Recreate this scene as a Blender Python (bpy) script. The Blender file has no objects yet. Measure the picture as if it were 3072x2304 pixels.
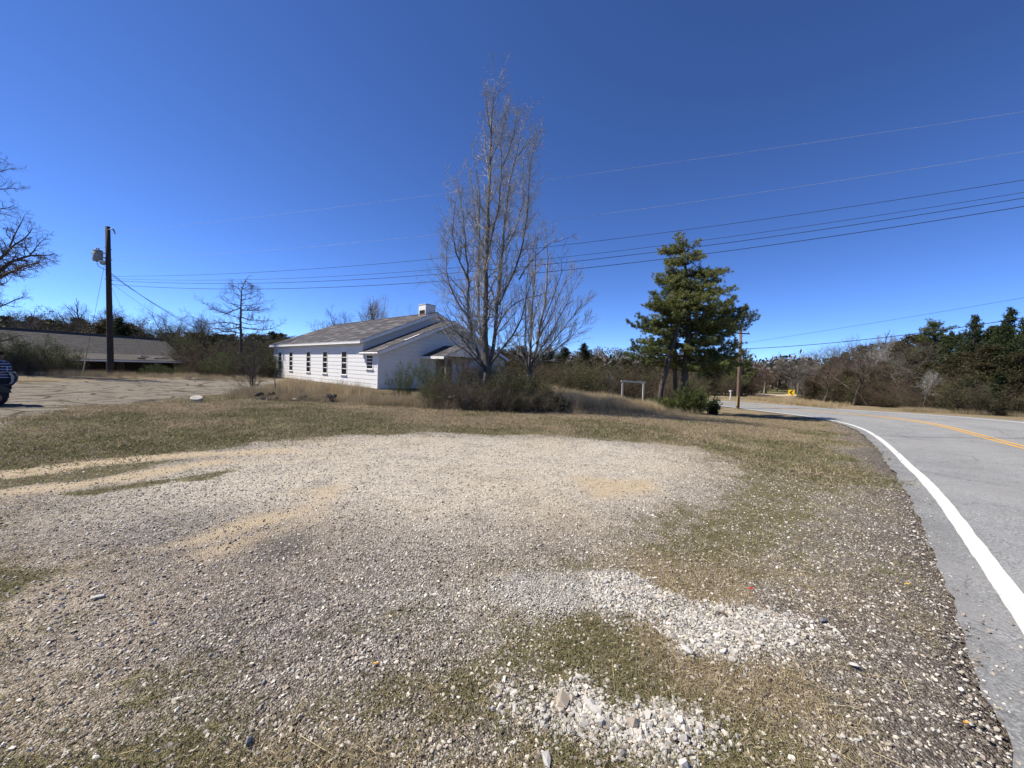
import bpy, math, random
import numpy as np
from mathutils import Vector, Matrix, Euler

R = math.radians
rnd = random.Random(7)
nrg = np.random.default_rng(7)
sc = bpy.context.scene
col = sc.collection

# ------------------------------------------------------------------ camera
PITCH, ROLL, EYE, FPX = 2.288, 1.90, 1.6, 1152.0       # FPX: focal length in pixels of the 3072 px wide photograph
_p, _r = -R(PITCH), R(ROLL)
F_ = np.array([0, math.cos(_p), math.sin(_p)])
R0 = np.array([1., 0, 0]); U0 = np.cross(R0, F_)
R_ = math.cos(_r)*R0 + math.sin(_r)*U0
U_ = -math.sin(_r)*R0 + math.cos(_r)*U0
cd = bpy.data.cameras.new('camera'); cam = bpy.data.objects.new('camera', cd); col.objects.link(cam)
cd.sensor_width = 36; cd.lens = 36*FPX/3072; cd.clip_start = 0.05; cd.clip_end = 6000
M = Matrix(((R_[0], U_[0], -F_[0], 0), (R_[1], U_[1], -F_[1], 0), (R_[2], U_[2], -F_[2], EYE), (0, 0, 0, 1)))
cam.matrix_world = M
sc.camera = cam

# ------------------------------------------------------------------ light and exposure
SUN_EL = 51.0
SUN_DIR = Vector((0.9995, -0.03, 0)).normalized()          # horizontal direction the light travels
w = bpy.data.worlds.new('World'); sc.world = w; w.use_nodes = True
nt = w.node_tree; nt.nodes.clear()
sky = nt.nodes.new('ShaderNodeTexSky'); sky.sky_type = 'NISHITA'; sky.sun_disc = False
sky.sun_elevation = R(SUN_EL)
sky.sun_rotation = math.atan2(-SUN_DIR.x, -SUN_DIR.y)
sky.altitude = 4000; sky.air_density = 0.9; sky.dust_density = 0.0; sky.ozone_density = 4.0
hs = nt.nodes.new('ShaderNodeHueSaturation'); hs.inputs['Saturation'].default_value = 1.02
gm = nt.nodes.new('ShaderNodeGamma'); gm.inputs[1].default_value = 1.15
bg = nt.nodes.new('ShaderNodeBackground'); bg.inputs[1].default_value = 0.088
wo = nt.nodes.new('ShaderNodeOutputWorld')
nt.links.new(sky.outputs[0], hs.inputs['Color']); nt.links.new(hs.outputs[0], gm.inputs[0])
tn = nt.nodes.new('ShaderNodeMix'); tn.data_type = 'RGBA'; tn.blend_type = 'MULTIPLY'; tn.inputs[0].default_value = 1; tn.inputs[7].default_value = (.77, .89, 1.13, 1)
nt.links.new(gm.outputs[0], tn.inputs[6]); nt.links.new(tn.outputs[2], bg.inputs[0]); nt.links.new(bg.outputs[0], wo.inputs[0])
sl = bpy.data.lights.new('sun', 'SUN'); sl.energy = 5.0; sl.angle = R(0.53); sl.color = (1, 0.935, 0.83)
so = bpy.data.objects.new('sun', sl); col.objects.link(so)
_d = Vector((SUN_DIR.x*math.cos(R(SUN_EL)), SUN_DIR.y*math.cos(R(SUN_EL)), -math.sin(R(SUN_EL))))
so.rotation_euler = _d.to_track_quat('-Z', 'Y').to_euler(); so.location = (-30, 10, 40)
vs = sc.view_settings
vs.view_transform = 'Standard'; vs.look = 'None'; vs.gamma = 1; vs.exposure = 0.68
sc.display_settings.display_device = 'sRGB'
sc.cycles.max_bounces = 5; sc.cycles.diffuse_bounces = 3; sc.cycles.transparent_max_bounces = 6

# ------------------------------------------------------------------ terrain height
CP = np.array([(0,0,0),(0,2.5,0),(0,6,0),(0,10,-.06),(0,15,-.12),(-6,5,0),(-6,12,0),(-14,11,.1),(-10,18,0),(4,6,-.06),(4,12,-.15),
 (3.84,2.78,-.08),(5.45,4.5,-.18),(9.58,9.16,-.41),(12.3,12.4,-.56),(15.2,15.9,-.71),(17.9,19.5,-.85),(20.6,23.8,-1.01),(22,27,-1.13),
 (22.2,32.5,-1.37),(22.3,36.7,-1.46),(21.5,39.6,-1.48),(17,45,-1.5),(25.3,18.9,-.24),(26.5,24,-.55),(28,28,-.75),(29,35,-1.1),(28,42,-1.35),
 (7,3,-.1),(12,6,-.12),(16,8,-.1),(32,16,-.2),(40,30,-.6),(38,48,-1.4),(50,60,-1.6),(30,72,-1.5),(14,33,-1.45),(9,20,-.55),(8,28,-1.1),
 (-8.7,25,-.05),(-5,30,-.3),(2,28,-.6),(2,45,-1.3),(-20,40,-.2),(-28,27,.2),(-22,22,.05),(-36,34,-.25),(-45,45,-.6),(-45,25,0),
 (-14,52,-.6),(0,70,-1.4),(-50,70,-1),(0,-8,.1),(-20,-8,.15),(12,-6,.1),(-40,5,.15),(30,0,.1),(60,20,0),(70,60,-1.2),(-75,40,-.4),
 (-2,20,-.2),(5,16,-.32),(14,22,-.85),(1,-2,.02),(-8,-10,.1)], float)
def _phi(r2): return np.where(r2 > 0, 0.5*r2*np.log(np.maximum(r2, 1e-12)), 0)
_S = 10.0
_X = CP[:, :2]/_S; NCP = len(CP)
_A = np.zeros((NCP+3, NCP+3)); _A[:NCP, :NCP] = _phi(((_X[:, None]-_X[None])**2).sum(-1)) + 0.02*np.eye(NCP)
_A[:NCP, NCP] = 1; _A[:NCP, NCP+1:] = _X; _A[NCP, :NCP] = 1; _A[NCP+1:, :NCP] = _X.T
_W = np.linalg.solve(_A, np.r_[CP[:, 2], 0, 0, 0])
def T(x, y):
    x = np.asarray(x, float); y = np.asarray(y, float); sh = x.shape
    P = np.stack([x.ravel(), y.ravel()], -1)/_S
    out = np.empty(len(P))
    for i in range(0, len(P), 20000):
        q = P[i:i+20000]
        out[i:i+20000] = _phi(((q[:, None]-_X[None])**2).sum(-1)) @ _W[:NCP] + _W[NCP] + q @ _W[NCP+1:]
    r = np.hypot(P[:, 0]*_S, (P[:, 1]*_S-25)); k = np.clip((r-55)/30, 0, 1); k = k*k*(3-2*k)
    return (np.clip(out, -2.5, 0.6)*(1-k) + (-1.3)*k).reshape(sh)
def T1(x, y): return float(T(np.array([x]), np.array([y]))[0])

def ray(px, py): return (px-1536)/FPX*R_ - (py-1152)/FPX*U_ + F_
def at(px, py, depth):                      # point of the scene seen at that pixel, depth metres ahead
    d = ray(px, py); t = depth/(d[1]); return np.array([0, 0, EYE]) + d*t
_ts = np.geomspace(1, 160, 700)
def gp(px, py):                             # ground point seen at that pixel
    d = ray(px, py); P = np.array([0, 0, EYE]) + _ts[:, None]*d
    g = P[:, 2]-T(P[:, 0], P[:, 1]); i = int(np.argmax(g < 0))
    if i == 0: return P[-1]
    t = _ts[i-1] + (_ts[i]-_ts[i-1])*g[i-1]/(g[i-1]-g[i]); return np.array([0, 0, EYE]) + d*t
def gxy(px, depth):                         # ground point at pixel column, depth
    y = depth; z = 0
    for _ in range(4):
        # column: solve x so that the ground point projects to px
        x = (px-1536)/FPX*y
        for _ in range(3):
            z = T1(x, y); q = np.array([x, y, z-EYE]); dd = q@F_; cur = 1536+FPX*(q@R_)/dd
            x += (px-cur)/FPX*y
    return np.array([x, y, T1(x, y)])
def proj(P):
    q = np.asarray(P)-np.array([0, 0, EYE]); z = q@F_
    return 1536+FPX*(q@R_)/z, 1152-FPX*(q@U_)/z

# ------------------------------------------------------------------ mesh helpers
class MB:
    def __init__(s): s.v = []; s.f = []; s.n = 0; s.mi = []
    def add(s, V, Fc, mi=0):
        V = np.asarray(V, float).reshape(-1, 3); Fc = np.asarray(Fc, int)
        s.v.append(V); s.f.append(Fc+s.n); s.mi.append(mi); s.n += len(V); return s
    def obox(s, o, a, b, c, mi=0):            # corner + three edge vectors
        o, a, b, c = [np.asarray(q, float) for q in (o, a, b, c)]
        V = [o, o+a, o+a+b, o+b, o+c, o+a+c, o+a+b+c, o+b+c]
        Fc = [(0, 3, 2, 1), (4, 5, 6, 7), (0, 1, 5, 4), (1, 2, 6, 5), (2, 3, 7, 6), (3, 0, 4, 7)]
        if np.dot(np.cross(a, b), c) < 0: Fc = [q[::-1] for q in Fc]
        return s.add(V, Fc, mi)
    def box(s, c, d, mi=0):
        c = np.array(c, float); d = np.array(d, float)
        return s.obox(c-d/2, (d[0], 0, 0), (0, d[1], 0), (0, 0, d[2]), mi)
    def prism(s, poly, ext, mi=0):            # planar polygon (3D points) extruded by vector
        P = np.asarray(poly, float); e = np.asarray(ext, float); n = len(P)
        nn = np.zeros(3)
        for i in range(n): nn += np.cross(P[i]-P[0], P[(i+1) % n]-P[0])
        if nn@e > 0: P = P[::-1]
        b = s.n; s.v.append(np.r_[P, P+e]); s.n += 2*n
        s.f.append(np.array([[b+i for i in range(n)]])); s.mi.append(mi)
        s.f.append(np.array([[b+n+i for i in range(n)][::-1]])); s.mi.append(mi)
        s.f.append(np.array([[b+i, b+n+i, b+n+(i+1) % n, b+(i+1) % n] for i in range(n)])); s.mi.append(mi)
        return s
    def tubes(s, p0, p1, r0, r1, k=3, mi=0):
        p0 = np.asarray(p0, float).reshape(-1, 3); p1 = np.asarray(p1, float).reshape(-1, 3); n = len(p0)
        if n == 0: return s
        r0 = np.broadcast_to(np.asarray(r0, float), n); r1 = np.broadcast_to(np.asarray(r1, float), n)
        d = p1-p0; L = np.linalg.norm(d, axis=1, keepdims=True); d = d/np.maximum(L, 1e-9)
        ref = np.where(np.abs(d[:, 2:3]) < 0.9, np.array([[0, 0, 1.]]), np.array([[1., 0, 0]]))
        a = np.cross(d, ref); a /= np.linalg.norm(a, axis=1, keepdims=True); b = np.cross(d, a)
        th = np.arange(k)*2*np.pi/k
        ring = a[:, None]*np.cos(th)[None, :, None] + b[:, None]*np.sin(th)[None, :, None]
        V = np.concatenate([p0[:, None]+ring*r0[:, None, None], p1[:, None]+ring*r1[:, None, None]], 1).reshape(-1, 3)
        i = np.arange(k); q = np.stack([i, i+k, (i+1) % k+k, (i+1) % k], -1)
        Fc = (q[None]+(np.arange(n)*2*k)[:, None, None]).reshape(-1, 4)
        return s.add(V, Fc, mi)
    def path(s, P, r, k=6, mi=0, cap=True):   # one continuous tube along points
        P = np.asarray(P, float); n = len(P); r = np.broadcast_to(np.asarray(r, float), n)
        d = np.gradient(P, axis=0); d /= np.linalg.norm(d, axis=1, keepdims=True)
        V = []; a = None
        for i in range(n):
            if a is None:
                ref = np.array([0, 0, 1.]) if abs(d[i][2]) < .9 else np.array([1., 0, 0]); a = np.cross(d[i], ref)
            a = a-d[i]*(a@d[i]); a /= np.linalg.norm(a); b = np.cross(d[i], a)
            for j in range(k):
                t = 2*math.pi*j/k; V.append(P[i]+(a*math.cos(t)+b*math.sin(t))*r[i])
        Fc = [(i*k+j, i*k+(j+1) % k, (i+1)*k+(j+1) % k, (i+1)*k+j) for i in range(n-1) for j in range(k)]
        b0 = s.n; s.add(V, Fc, mi)
        if cap:
            s.f.append(np.array([[b0+j for j in range(k)][::-1]])); s.mi.append(mi)
            s.f.append(np.array([[b0+(n-1)*k+j for j in range(k)]])); s.mi.append(mi)
        return s
    def blades(s, c, d, L, wd, mi=0, bend=0.0):  # thin triangles from c along unit d
        c = np.asarray(c, float); d = np.asarray(d, float); n = len(c)
        L = np.broadcast_to(np.asarray(L, float), n)[:, None]; wd = np.broadcast_to(np.asarray(wd, float), n)[:, None]
        sd = np.cross(d, nrg.normal(size=(n, 3))); sd /= np.maximum(np.linalg.norm(sd, axis=1, keepdims=True), 1e-6)
        if bend == 0:
            V = np.stack([c-sd*wd/2, c+sd*wd/2, c+d*L], 1).reshape(-1, 3)
            return s.add(V, np.arange(3*n).reshape(-1, 3), mi)
        m = c+d*L*.55; dn = d+np.array([0, 0, -bend]); dn /= np.linalg.norm(dn, axis=1, keepdims=True)
        V = np.stack([c-sd*wd/2, c+sd*wd/2, m+sd*wd*.4, m-sd*wd*.4, m+dn*L*.45], 1).reshape(-1, 3)
        i = np.arange(n)*5
        s.add(V, np.stack([i, i+1, i+2, i+3], -1), mi)
        s.f.append(np.stack([i+3, i+2, i+4], -1)+s.n-5*n); s.mi.append(mi); return s
    def leaves(s, c, L, wd, mi=0, up=0.0):      # diamond leaves of random direction
        c = np.asarray(c, float); n = len(c); d = nrg.normal(size=(n, 3)); d[:, 2] += up
        d /= np.linalg.norm(d, axis=1, keepdims=True)
        sd = np.cross(d, nrg.normal(size=(n, 3))); sd /= np.maximum(np.linalg.norm(sd, axis=1, keepdims=True), 1e-6)
        L = np.broadcast_to(np.asarray(L, float), n)[:, None]; wd = np.broadcast_to(np.asarray(wd, float), n)[:, None]
        V = np.stack([c, c+d*L*.5+sd*wd/2, c+d*L, c+d*L*.5-sd*wd/2], 1).reshape(-1, 3)
        return s.add(V, np.arange(4*n).reshape(-1, 4), mi)
    def mesh(s, name, mats, smooth=False):
        me = bpy.data.meshes.new(name)
        V = np.concatenate(s.v) if s.v else np.zeros((0, 3))
        lv = np.concatenate([f.ravel() for f in s.f]); tot = np.concatenate([np.full(len(f), f.shape[1]) for f in s.f])
        mi = np.concatenate([np.full(len(f), m) for f, m in zip(s.f, s.mi)])
        me.vertices.add(len(V)); me.vertices.foreach_set('co', V.ravel().astype(np.float32))
        me.loops.add(len(lv)); me.loops.foreach_set('vertex_index', lv.astype(np.int32))
        me.polygons.add(len(tot)); st = np.r_[0, np.cumsum(tot)[:-1]]
        me.polygons.foreach_set('loop_start', st.astype(np.int32))
        me.polygons.foreach_set('material_index', mi.astype(np.int32))
        me.polygons.foreach_set('use_smooth', np.full(len(tot), smooth))
        for m in (mats if isinstance(mats, (list, tuple)) else [mats]): me.materials.append(m)
        me.update(calc_edges=True); return me
    def obj(s, name, mats, parent=None, smooth=False, link=True):
        o = bpy.data.objects.new(name, s.mesh(name, mats, smooth))
        if link: col.objects.link(o)
        if parent is not None:
            o.parent = parent; o.matrix_parent_inverse = Matrix.Identity(4)
            if parent.location.length > 0 or parent.parent is not None:
                pm = Vector(parent.location); pp = parent.parent
                while pp is not None: pm = pm+pp.location; pp = pp.parent
                o.data.transform(Matrix.Translation(-pm))
        return o
def tag(o, label=None, cat=None, group=None, kind=None):
    if label: o['label'] = label
    if cat: o['category'] = cat
    if group: o['group'] = group
    if kind: o['kind'] = kind
    return o
def empty(name, loc=(0, 0, 0), rz=0.0, label=None, cat=None, group=None):
    e = bpy.data.objects.new(name, None); col.objects.link(e); e.location = tuple(loc); e.rotation_euler = (0, 0, rz)
    e.empty_display_size = .2
    return tag(e, label, cat, group)

# ------------------------------------------------------------------ materials
def new_mat(name):
    m = bpy.data.materials.new(name); m.use_nodes = True; t = m.node_tree; b = t.nodes['Principled BSDF']
    b.inputs['Roughness'].default_value = .85; b.inputs['Specular IOR Level'].default_value = .25
    return m, t, b
def N(t, k, **kw):
    n = t.nodes.new(k)
    for a, v in kw.items():
        if a.startswith('_'): setattr(n, a[1:], v)
        else: n.inputs[a.replace('__', ' ')].default_value = v
    return n
def ramp(t, src, stops, interp='LINEAR'):
    r = t.nodes.new('ShaderNodeValToRGB'); r.color_ramp.interpolation = interp
    e = r.color_ramp.elements
    while len(e) < len(stops): e.new(.5)
    for q, (p, c) in zip(e, stops): q.position = p; q.color = (*c, 1) if len(c) == 3 else c
    t.links.new(src, r.inputs[0]); return r.outputs[0]
def mixc(t, fac, a, b, mode='MIX'):
    m = t.nodes.new('ShaderNodeMix'); m.data_type = 'RGBA'; m.blend_type = mode
    for sck, v in ((m.inputs[0], fac), (m.inputs[6], a), (m.inputs[7], b)):
        if isinstance(v, (int, float)): sck.default_value = v
        elif isinstance(v, tuple): sck.default_value = (*v, 1)
        else: t.links.new(v, sck)
    return m.outputs[2]
def math_(t, op, a, b=0.0, clamp=False):
    m = t.nodes.new('ShaderNodeMath'); m.operation = op; m.use_clamp = clamp
    for i, v in enumerate((a, b)):
        if isinstance(v, (int, float)): m.inputs[i].default_value = v
        else: t.links.new(v, m.inputs[i])
    return m.outputs[0]
def objco(t): return t.nodes.new('ShaderNodeTexCoord').outputs['Object']
def noise(t, scale, detail=4, rough=.6, co=None, dist=0.0):
    n = N(t, 'ShaderNodeTexNoise', Scale=scale, Detail=detail, Roughness=rough, Distortion=dist)
    if co is not None: t.links.new(co, n.inputs['Vector'])
    return n.outputs['Fac']
def stretch(t, co, s):
    m = t.nodes.new('ShaderNodeMapping'); m.inputs['Scale'].default_value = s; t.links.new(co, m.inputs[0]); return m.outputs[0]
def bump(t, b, h, strength=.4, dist=.02):
    n = N(t, 'ShaderNodeBump', Strength=strength, Distance=dist); t.links.new(h, n.inputs['Height'])
    t.links.new(n.outputs[0], b.inputs['Normal'])

def simple(name, c1, c2=None, scale=6, rough=.85, bmp=.3, bd=.01, st=None, metal=0.0, detail=5):
    m, t, b = new_mat(name); co = objco(t)
    if st: co = stretch(t, co, st)
    n = noise(t, scale, detail, .62, co); c2 = c2 or tuple(x*.7 for x in c1)
    o = ramp(t, n, [(.3, c2), (.7, c1)])
    t.links.new(o, b.inputs['Base Color']); b.inputs['Roughness'].default_value = rough; b.inputs['Metallic'].default_value = metal
    if bmp: bump(t, b, n, bmp, bd)
    return m
def foliage(name, cols, trans=.25):
    m, t, b = new_mat(name)
    g = t.nodes.new('ShaderNodeNewGeometry'); oi = t.nodes.new('ShaderNodeObjectInfo')
    n = noise(t, .9, 3, .6, t.nodes.new('ShaderNodeTexCoord').outputs['Object'])
    v = math_(t, 'ADD', math_(t, 'MULTIPLY', g.outputs['Random Per Island'], .55), math_(t, 'MULTIPLY', n, .5))
    v = math_(t, 'ADD', v, math_(t, 'MULTIPLY', math_(t, 'SUBTRACT', oi.outputs['Random'], .5), .35), True)
    k = len(cols); o = ramp(t, v, [(.1+.8*i/(k-1), c) for i, c in enumerate(cols)])
    t.links.new(o, b.inputs['Base Color']); b.inputs['Roughness'].default_value = .7
    tr = t.nodes.new('ShaderNodeBsdfTranslucent'); t.links.new(o, tr.inputs[0])
    mx = t.nodes.new('ShaderNodeMixShader'); mx.inputs[0].default_value = trans
    out = t.nodes['Material Output']; t.links.new(b.outputs[0], mx.inputs[1]); t.links.new(tr.outputs[0], mx.inputs[2])
    t.links.new(mx.outputs[0], out.inputs[0]); return m

m_bark_grey = simple('bark_grey', (.15, .133, .115), (.05, .042, .035), 9, bmp=.6, bd=.02, st=(1, 1, .25))
m_twig_grey = simple('twig_grey', (.46, .44, .41), (.17, .16, .145), 3, bmp=0)
m_bark_dark = simple('bark_dark', (.13, .105, .085), (.045, .035, .03), 9, bmp=.6, bd=.02, st=(1, 1, .25))
m_twig_brown = simple('twig_brown', (.135, .108, .075), (.06, .047, .034), 2, bmp=0)
m_twig_dark = simple('twig_dark', (.12, .095, .08), (.06, .047, .04), 2, bmp=0)
m_twig_red = simple('twig_red', (.145, .10, .072), (.07, .05, .036), 2, bmp=0)
m_twig_pale = simple('twig_pale', (.18, .16, .13), (.08, .072, .058), 2, bmp=0)
m_pine = foliage('pine_needles', [(.035, .052, .022), (.095, .12, .038), (.19, .205, .06), (.27, .26, .09)], .35)
m_cedar = foliage('cedar_foliage', [(.010, .018, .008), (.025, .04, .014), (.045, .06, .02), (.07, .07, .028)])
m_cedar_brown = foliage('cedar_foliage_bronze', [(.014, .016, .009), (.035, .035, .015), (.065, .052, .022), (.09, .065, .032)])
m_olive = foliage('olive_leaves', [(.025, .03, .012), (.06, .07, .024), (.10, .11, .035), (.14, .13, .055)])
m_green = foliage('green_leaves', [(.02, .035, .012), (.05, .08, .02), (.085, .13, .035), (.13, .16, .05)])
m_brushleaf = foliage('brown_leaves', [(.04, .03, .018), (.08, .06, .032), (.12, .09, .045), (.10, .10, .04)])
m_tan = foliage('tan_grass', [(.24, .165, .085), (.44, .33, .18), (.58, .46, .27), (.66, .55, .35)], .35)
m_dry = foliage('dry_grass', [(.14, .105, .062), (.27, .215, .13), (.38, .31, .195), (.47, .39, .26)])
m_lawn = foliage('lawn_grass', [(.08, .07, .033), (.15, .132, .06), (.22, .19, .095), (.31, .26, .155)])
m_fresh = foliage('fresh_grass', [(.05, .062, .018), (.09, .11, .03), (.13, .15, .045), (.19, .18, .08)])

# ------------------------------------------------------------------ pixel polygons of ground patches -> world polygons
def wpoly(pts, s=1.0): return np.array([gp(a*s, b*s)[:2] for a, b in pts])
def sdist(P, poly):          # signed distance, positive inside
    P = np.asarray(P); d = np.full(len(P), 1e9); ins = np.zeros(len(P), bool); n = len(poly)
    for i in range(n):
        a, b = poly[i], poly[(i+1) % n]; e = b-a; q = P-a
        h = np.clip((q@e)/max(e@e, 1e-9), 0, 1); d = np.minimum(d, np.hypot(*(q-h[:, None]*e).T))
        c = ((a[1] > P[:, 1]) != (b[1] > P[:, 1])) & (P[:, 0] < (b[0]-a[0])*(P[:, 1]-a[1])/((b[1]-a[1]) or 1e-9)+a[0])
        ins ^= c
    return np.where(ins, d, -d)
def vnoise(P, s, seed=0):    # cheap smooth value noise, 0..1
    x = P[:, 0]/s+seed*17.3; y = P[:, 1]/s+seed*5.7; xi = np.floor(x).astype(int); yi = np.floor(y).astype(int); fx = x-xi; fy = y-yi
    fx = fx*fx*(3-2*fx); fy = fy*fy*(3-2*fy)
    def hsh(a, b):
        h = (a*374761393+b*668265263+seed*1442695) & 0x7fffffff; h = (h ^ (h >> 13))*1274126177 & 0x7fffffff; return (h ^ (h >> 16)) % 10007/10007
    return (hsh(xi, yi)*(1-fx)+hsh(xi+1, yi)*fx)*(1-fy)+(hsh(xi, yi+1)*(1-fx)+hsh(xi+1, yi+1)*fx)*fy
def fbm(P, s, seed=0): return (vnoise(P, s, seed)*.5+vnoise(P, s/2.1, seed+1)*.28+vnoise(P, s/4.3, seed+2)*.22)
K = 1.3887                                        # polygons below are traced on a 2212 px wide view
PW = [wpoly(p, K) for p in (
  [(1040,1262),(1140,1238),(1250,1218),(1330,1228),(1420,1262),(1500,1300),(1480,1335),(1330,1352),(1200,1345),(1080,1320)],
  [(1500,1295),(1600,1302),(1725,1335),(1740,1378),(1660,1430),(1570,1445),(1480,1412),(1440,1370),(1430,1335)],
  [(1175,1505),(1240,1480),(1330,1490),(1400,1500),(1480,1512),(1570,1545),(1600,1600),(1620,1657),(1230,1657),(1200,1600),(1150,1550)])]
PF = wpoly([(830,1290),(1000,1270),(1060,1310),(1180,1350),(1160,1400),(1000,1400),(880,1340)], K)
LOT = wpoly([(0,1075),(180,1055),(330,1010),(480,965),(620,948),(760,940),(900,935),(1200,945),(1480,965),(1560,985),(1520,1040),(1450,1090),(1360,1140),(1300,1190),
             (1120,1260),(1080,1420),(1130,1657),(0,1657)], K)
BRIGHT = wpoly([(300,1045),(620,955),(900,940),(1300,955),(1500,980),(1480,1040),(1380,1090),(1100,1130),(900,1150),(700,1110),(500,1100),(200,1110)], K)
GREY = wpoly([(0,1160),(150,1150),(350,1120),(600,1130),(760,1150),(820,1230),(900,1300),(1000,1400),(1100,1500),(1150,1657),(0,1657)], K)
MIXG = wpoly([(1560,960),(1800,915),(1850,960),(1900,1060),(1960,1200),(1950,1290),(1800,1320),(1600,1290),(1400,1240),(1200,1220),(1330,1150),(1450,1080)], K)
GR2 = wpoly([(1050,1360),(1300,1350),(1440,1370),(1480,1420),(1650,1450),(1720,1560),(1600,1540),(1400,1490),(1200,1470),(1100,1440)], K)
GR3 = wpoly([(380,1580),(620,1500),(900,1440),(980,1400),(1050,1440),(1180,1500),(1220,1657),(1020,1657),(900,1560),(600,1600)], K)
GR4 = wpoly([(100,1510),(330,1440),(560,1380),(800,1330),(1050,1230),(1060,1250),(900,1340),(600,1440),(300,1540),(120,1600)], K)
GTRACK = wpoly([(150,1065),(300,1045),(430,1020),(520,1012),(470,1030),(330,1050),(200,1068)], K)
TANS = [wpoly(p, K) for p in ([(0,1020),(180,992),(400,975),(620,968),(640,978),(420,988),(200,1008),(0,1036)],
   [(0,1060),(160,1042),(330,1012),(480,990),(500,1000),(360,1025),(180,1052),(0,1072)],
   [(620,1062),(760,1040),(760,1052),(700,1090),(640,1120),(600,1120),(680,1075),(640,1068)],
   [(180,1210),(330,1180),(600,1100),(640,1108),(420,1185),(200,1218)], [(400,1200),(560,1150),(700,1110),(690,1120),(560,1165),(420,1210)],
   [(1240,1030),(1400,1035),(1420,1060),(1280,1080)])]
DARKP = wpoly([(560,1165),(640,1140),(700,1150),(690,1185),(620,1215),(560,1210)], K)
ASPH = wpoly([(-260,1262),(0,1257),(83,1250),(250,1222),(403,1212),(597,1190),(695,1180),(760,1168),(835,1150),(820,1136),(560,1136),(300,1142),(0,1150),(-260,1156)])
SIDEDARK = wpoly([(60,1262),(-300,1268),(-300,1340),(0,1300),(40,1290)])

# ------------------------------------------------------------------ road curve
NEAR = np.array([(-22,-24.8),(-13,-15.2),(-6,-7.7),(-1.6,-3.0),(1.2,-.03),(3.84,2.78),(5.45,4.5),(9.58,9.16),(12.32,12.36),(15.18,15.88),(17.87,19.51),(20.3,23.76),(21.6,26.83),
  (22.2,29.6),(22.4,32.9),(22.1,36.4),(21.0,39.9),(18.7,43.6),(15,47.3),(9,51.2),(1,54.5),(-9,56.6),(-25,57.6),(-60,58)], float)
def smooth_curve(P, n):
    s = np.r_[0, np.cumsum(np.hypot(*np.diff(P, axis=0).T))]; m = np.gradient(P, s, axis=0)
    t = np.linspace(0, s[-1], n); i = np.clip(np.searchsorted(s, t)-1, 0, len(P)-2); h = (s[i+1]-s[i]); u = (t-s[i])/h; h = h[:, None]; u = u[:, None]
    C = (2*u**3-3*u**2+1)*P[i]+(u**3-2*u**2+u)*h*m[i]+(-2*u**3+3*u**2)*P[i+1]+(u**3-u**2)*h*m[i+1]
    k = np.ones(9)/9; Cs = C.copy()
    for a in range(2): Cs[4:-4, a] = np.convolve(C[:, a], k, 'valid')
    return Cs
RC = smooth_curve(NEAR, 420)
RT = np.gradient(RC, axis=0); RT /= np.linalg.norm(RT, axis=1, keepdims=True); RN = np.stack([RT[:, 1], -RT[:, 0]], -1)   # to the right of travel
def road_off(P):             # lateral offset from the near white line (positive = towards the road), chunked
    P = np.asarray(P); out = np.empty(len(P))
    for i in range(0, len(P), 20000):
        q = P[i:i+20000]; d2 = ((q[:, None]-RC[None])**2).sum(-1); j = d2.argmin(1)
        out[i:i+20000] = ((q-RC[j])*RN[j]).sum(1)*np.where(np.sqrt(d2.min(1)) < 60, 1, 1)
        far = np.sqrt(d2.min(1)); out[i:i+20000] = np.sign(out[i:i+20000])*far
    return out

def sstep(a, b, x): t = np.clip((x-a)/(b-a), 0, 1); return t*t*(3-2*t)
def zones(P):
    n1 = fbm(P, 1.6, 3)-.5; n2 = fbm(P, .5, 9)-.5; dist = np.hypot(P[:, 0], P[:, 1])
    wob = n1*np.clip(dist*.12, .15, 1.4)+n2*.25
    ro = road_off(P)
    lot = sstep(-.7, .6, sdist(P, LOT)+wob+n2*.9)
    bright = sstep(-.9, .9, sdist(P, BRIGHT)+wob)
    grey = sstep(-.7, .9, sdist(P, GREY)+wob)
    white = np.max([sstep(-.12, .24, sdist(P, q)+n2*.5) for q in PW], 0)
    faint = sstep(-.2, .3, sdist(P, PF)+n2*.5)
    mixg = sstep(-.8, .6, sdist(P, MIXG)+wob)
    gr = np.max([sstep(-.25, .25, sdist(P, q)+n1*.5+n2*.9) for q in (GR2, GR3, GR4)], 0)*sstep(.18, .5, fbm(P, .42, 61)+.08)
    track = sstep(-.12, .15, sdist(P, GTRACK)+n1*.3+n2*.4)
    tan = np.max([sstep(-.16, .22, sdist(P, q)+n1*.3+n2*.3) for q in TANS], 0)
    darkp = sstep(-.15, .3, sdist(P, DARKP)+n2*.5)
    shoulder = sstep(-1.7, -.6, ro+n1*1.5)*(ro < .3)*sstep(30, 18, P[:, 1])
    asph = sstep(-.15, .25, sdist(P, ASPH)+n1*.8)
    asph = np.maximum(asph, sstep(-.15, .25, sdist(P, SIDEDARK)+n1*.8))
    # grass everywhere else
    grass = (1-lot)*(1-asph)
    grass = np.maximum(grass*(1-.35*mixg), 0)
    grass = np.maximum(grass, np.maximum(gr*.62, track*.9)*(1-white))
    grass = grass*(1-white)*(1-shoulder*.8)*(1-.85*tan)
    green = .9*sstep(.42, .64, fbm(P, 2.2, 21)+.04+.14*mixg+.25*track+.12*sstep(12, 9, P[:, 1])-.16*sstep(12, 16, P[:, 1]))
    return dict(lot=lot, bright=bright, grey=grey, white=white, faint=faint, mixg=mixg, grass=grass, tan=tan, darkp=darkp, shoulder=shoulder, asph=asph, green=green, ro=ro)

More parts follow.
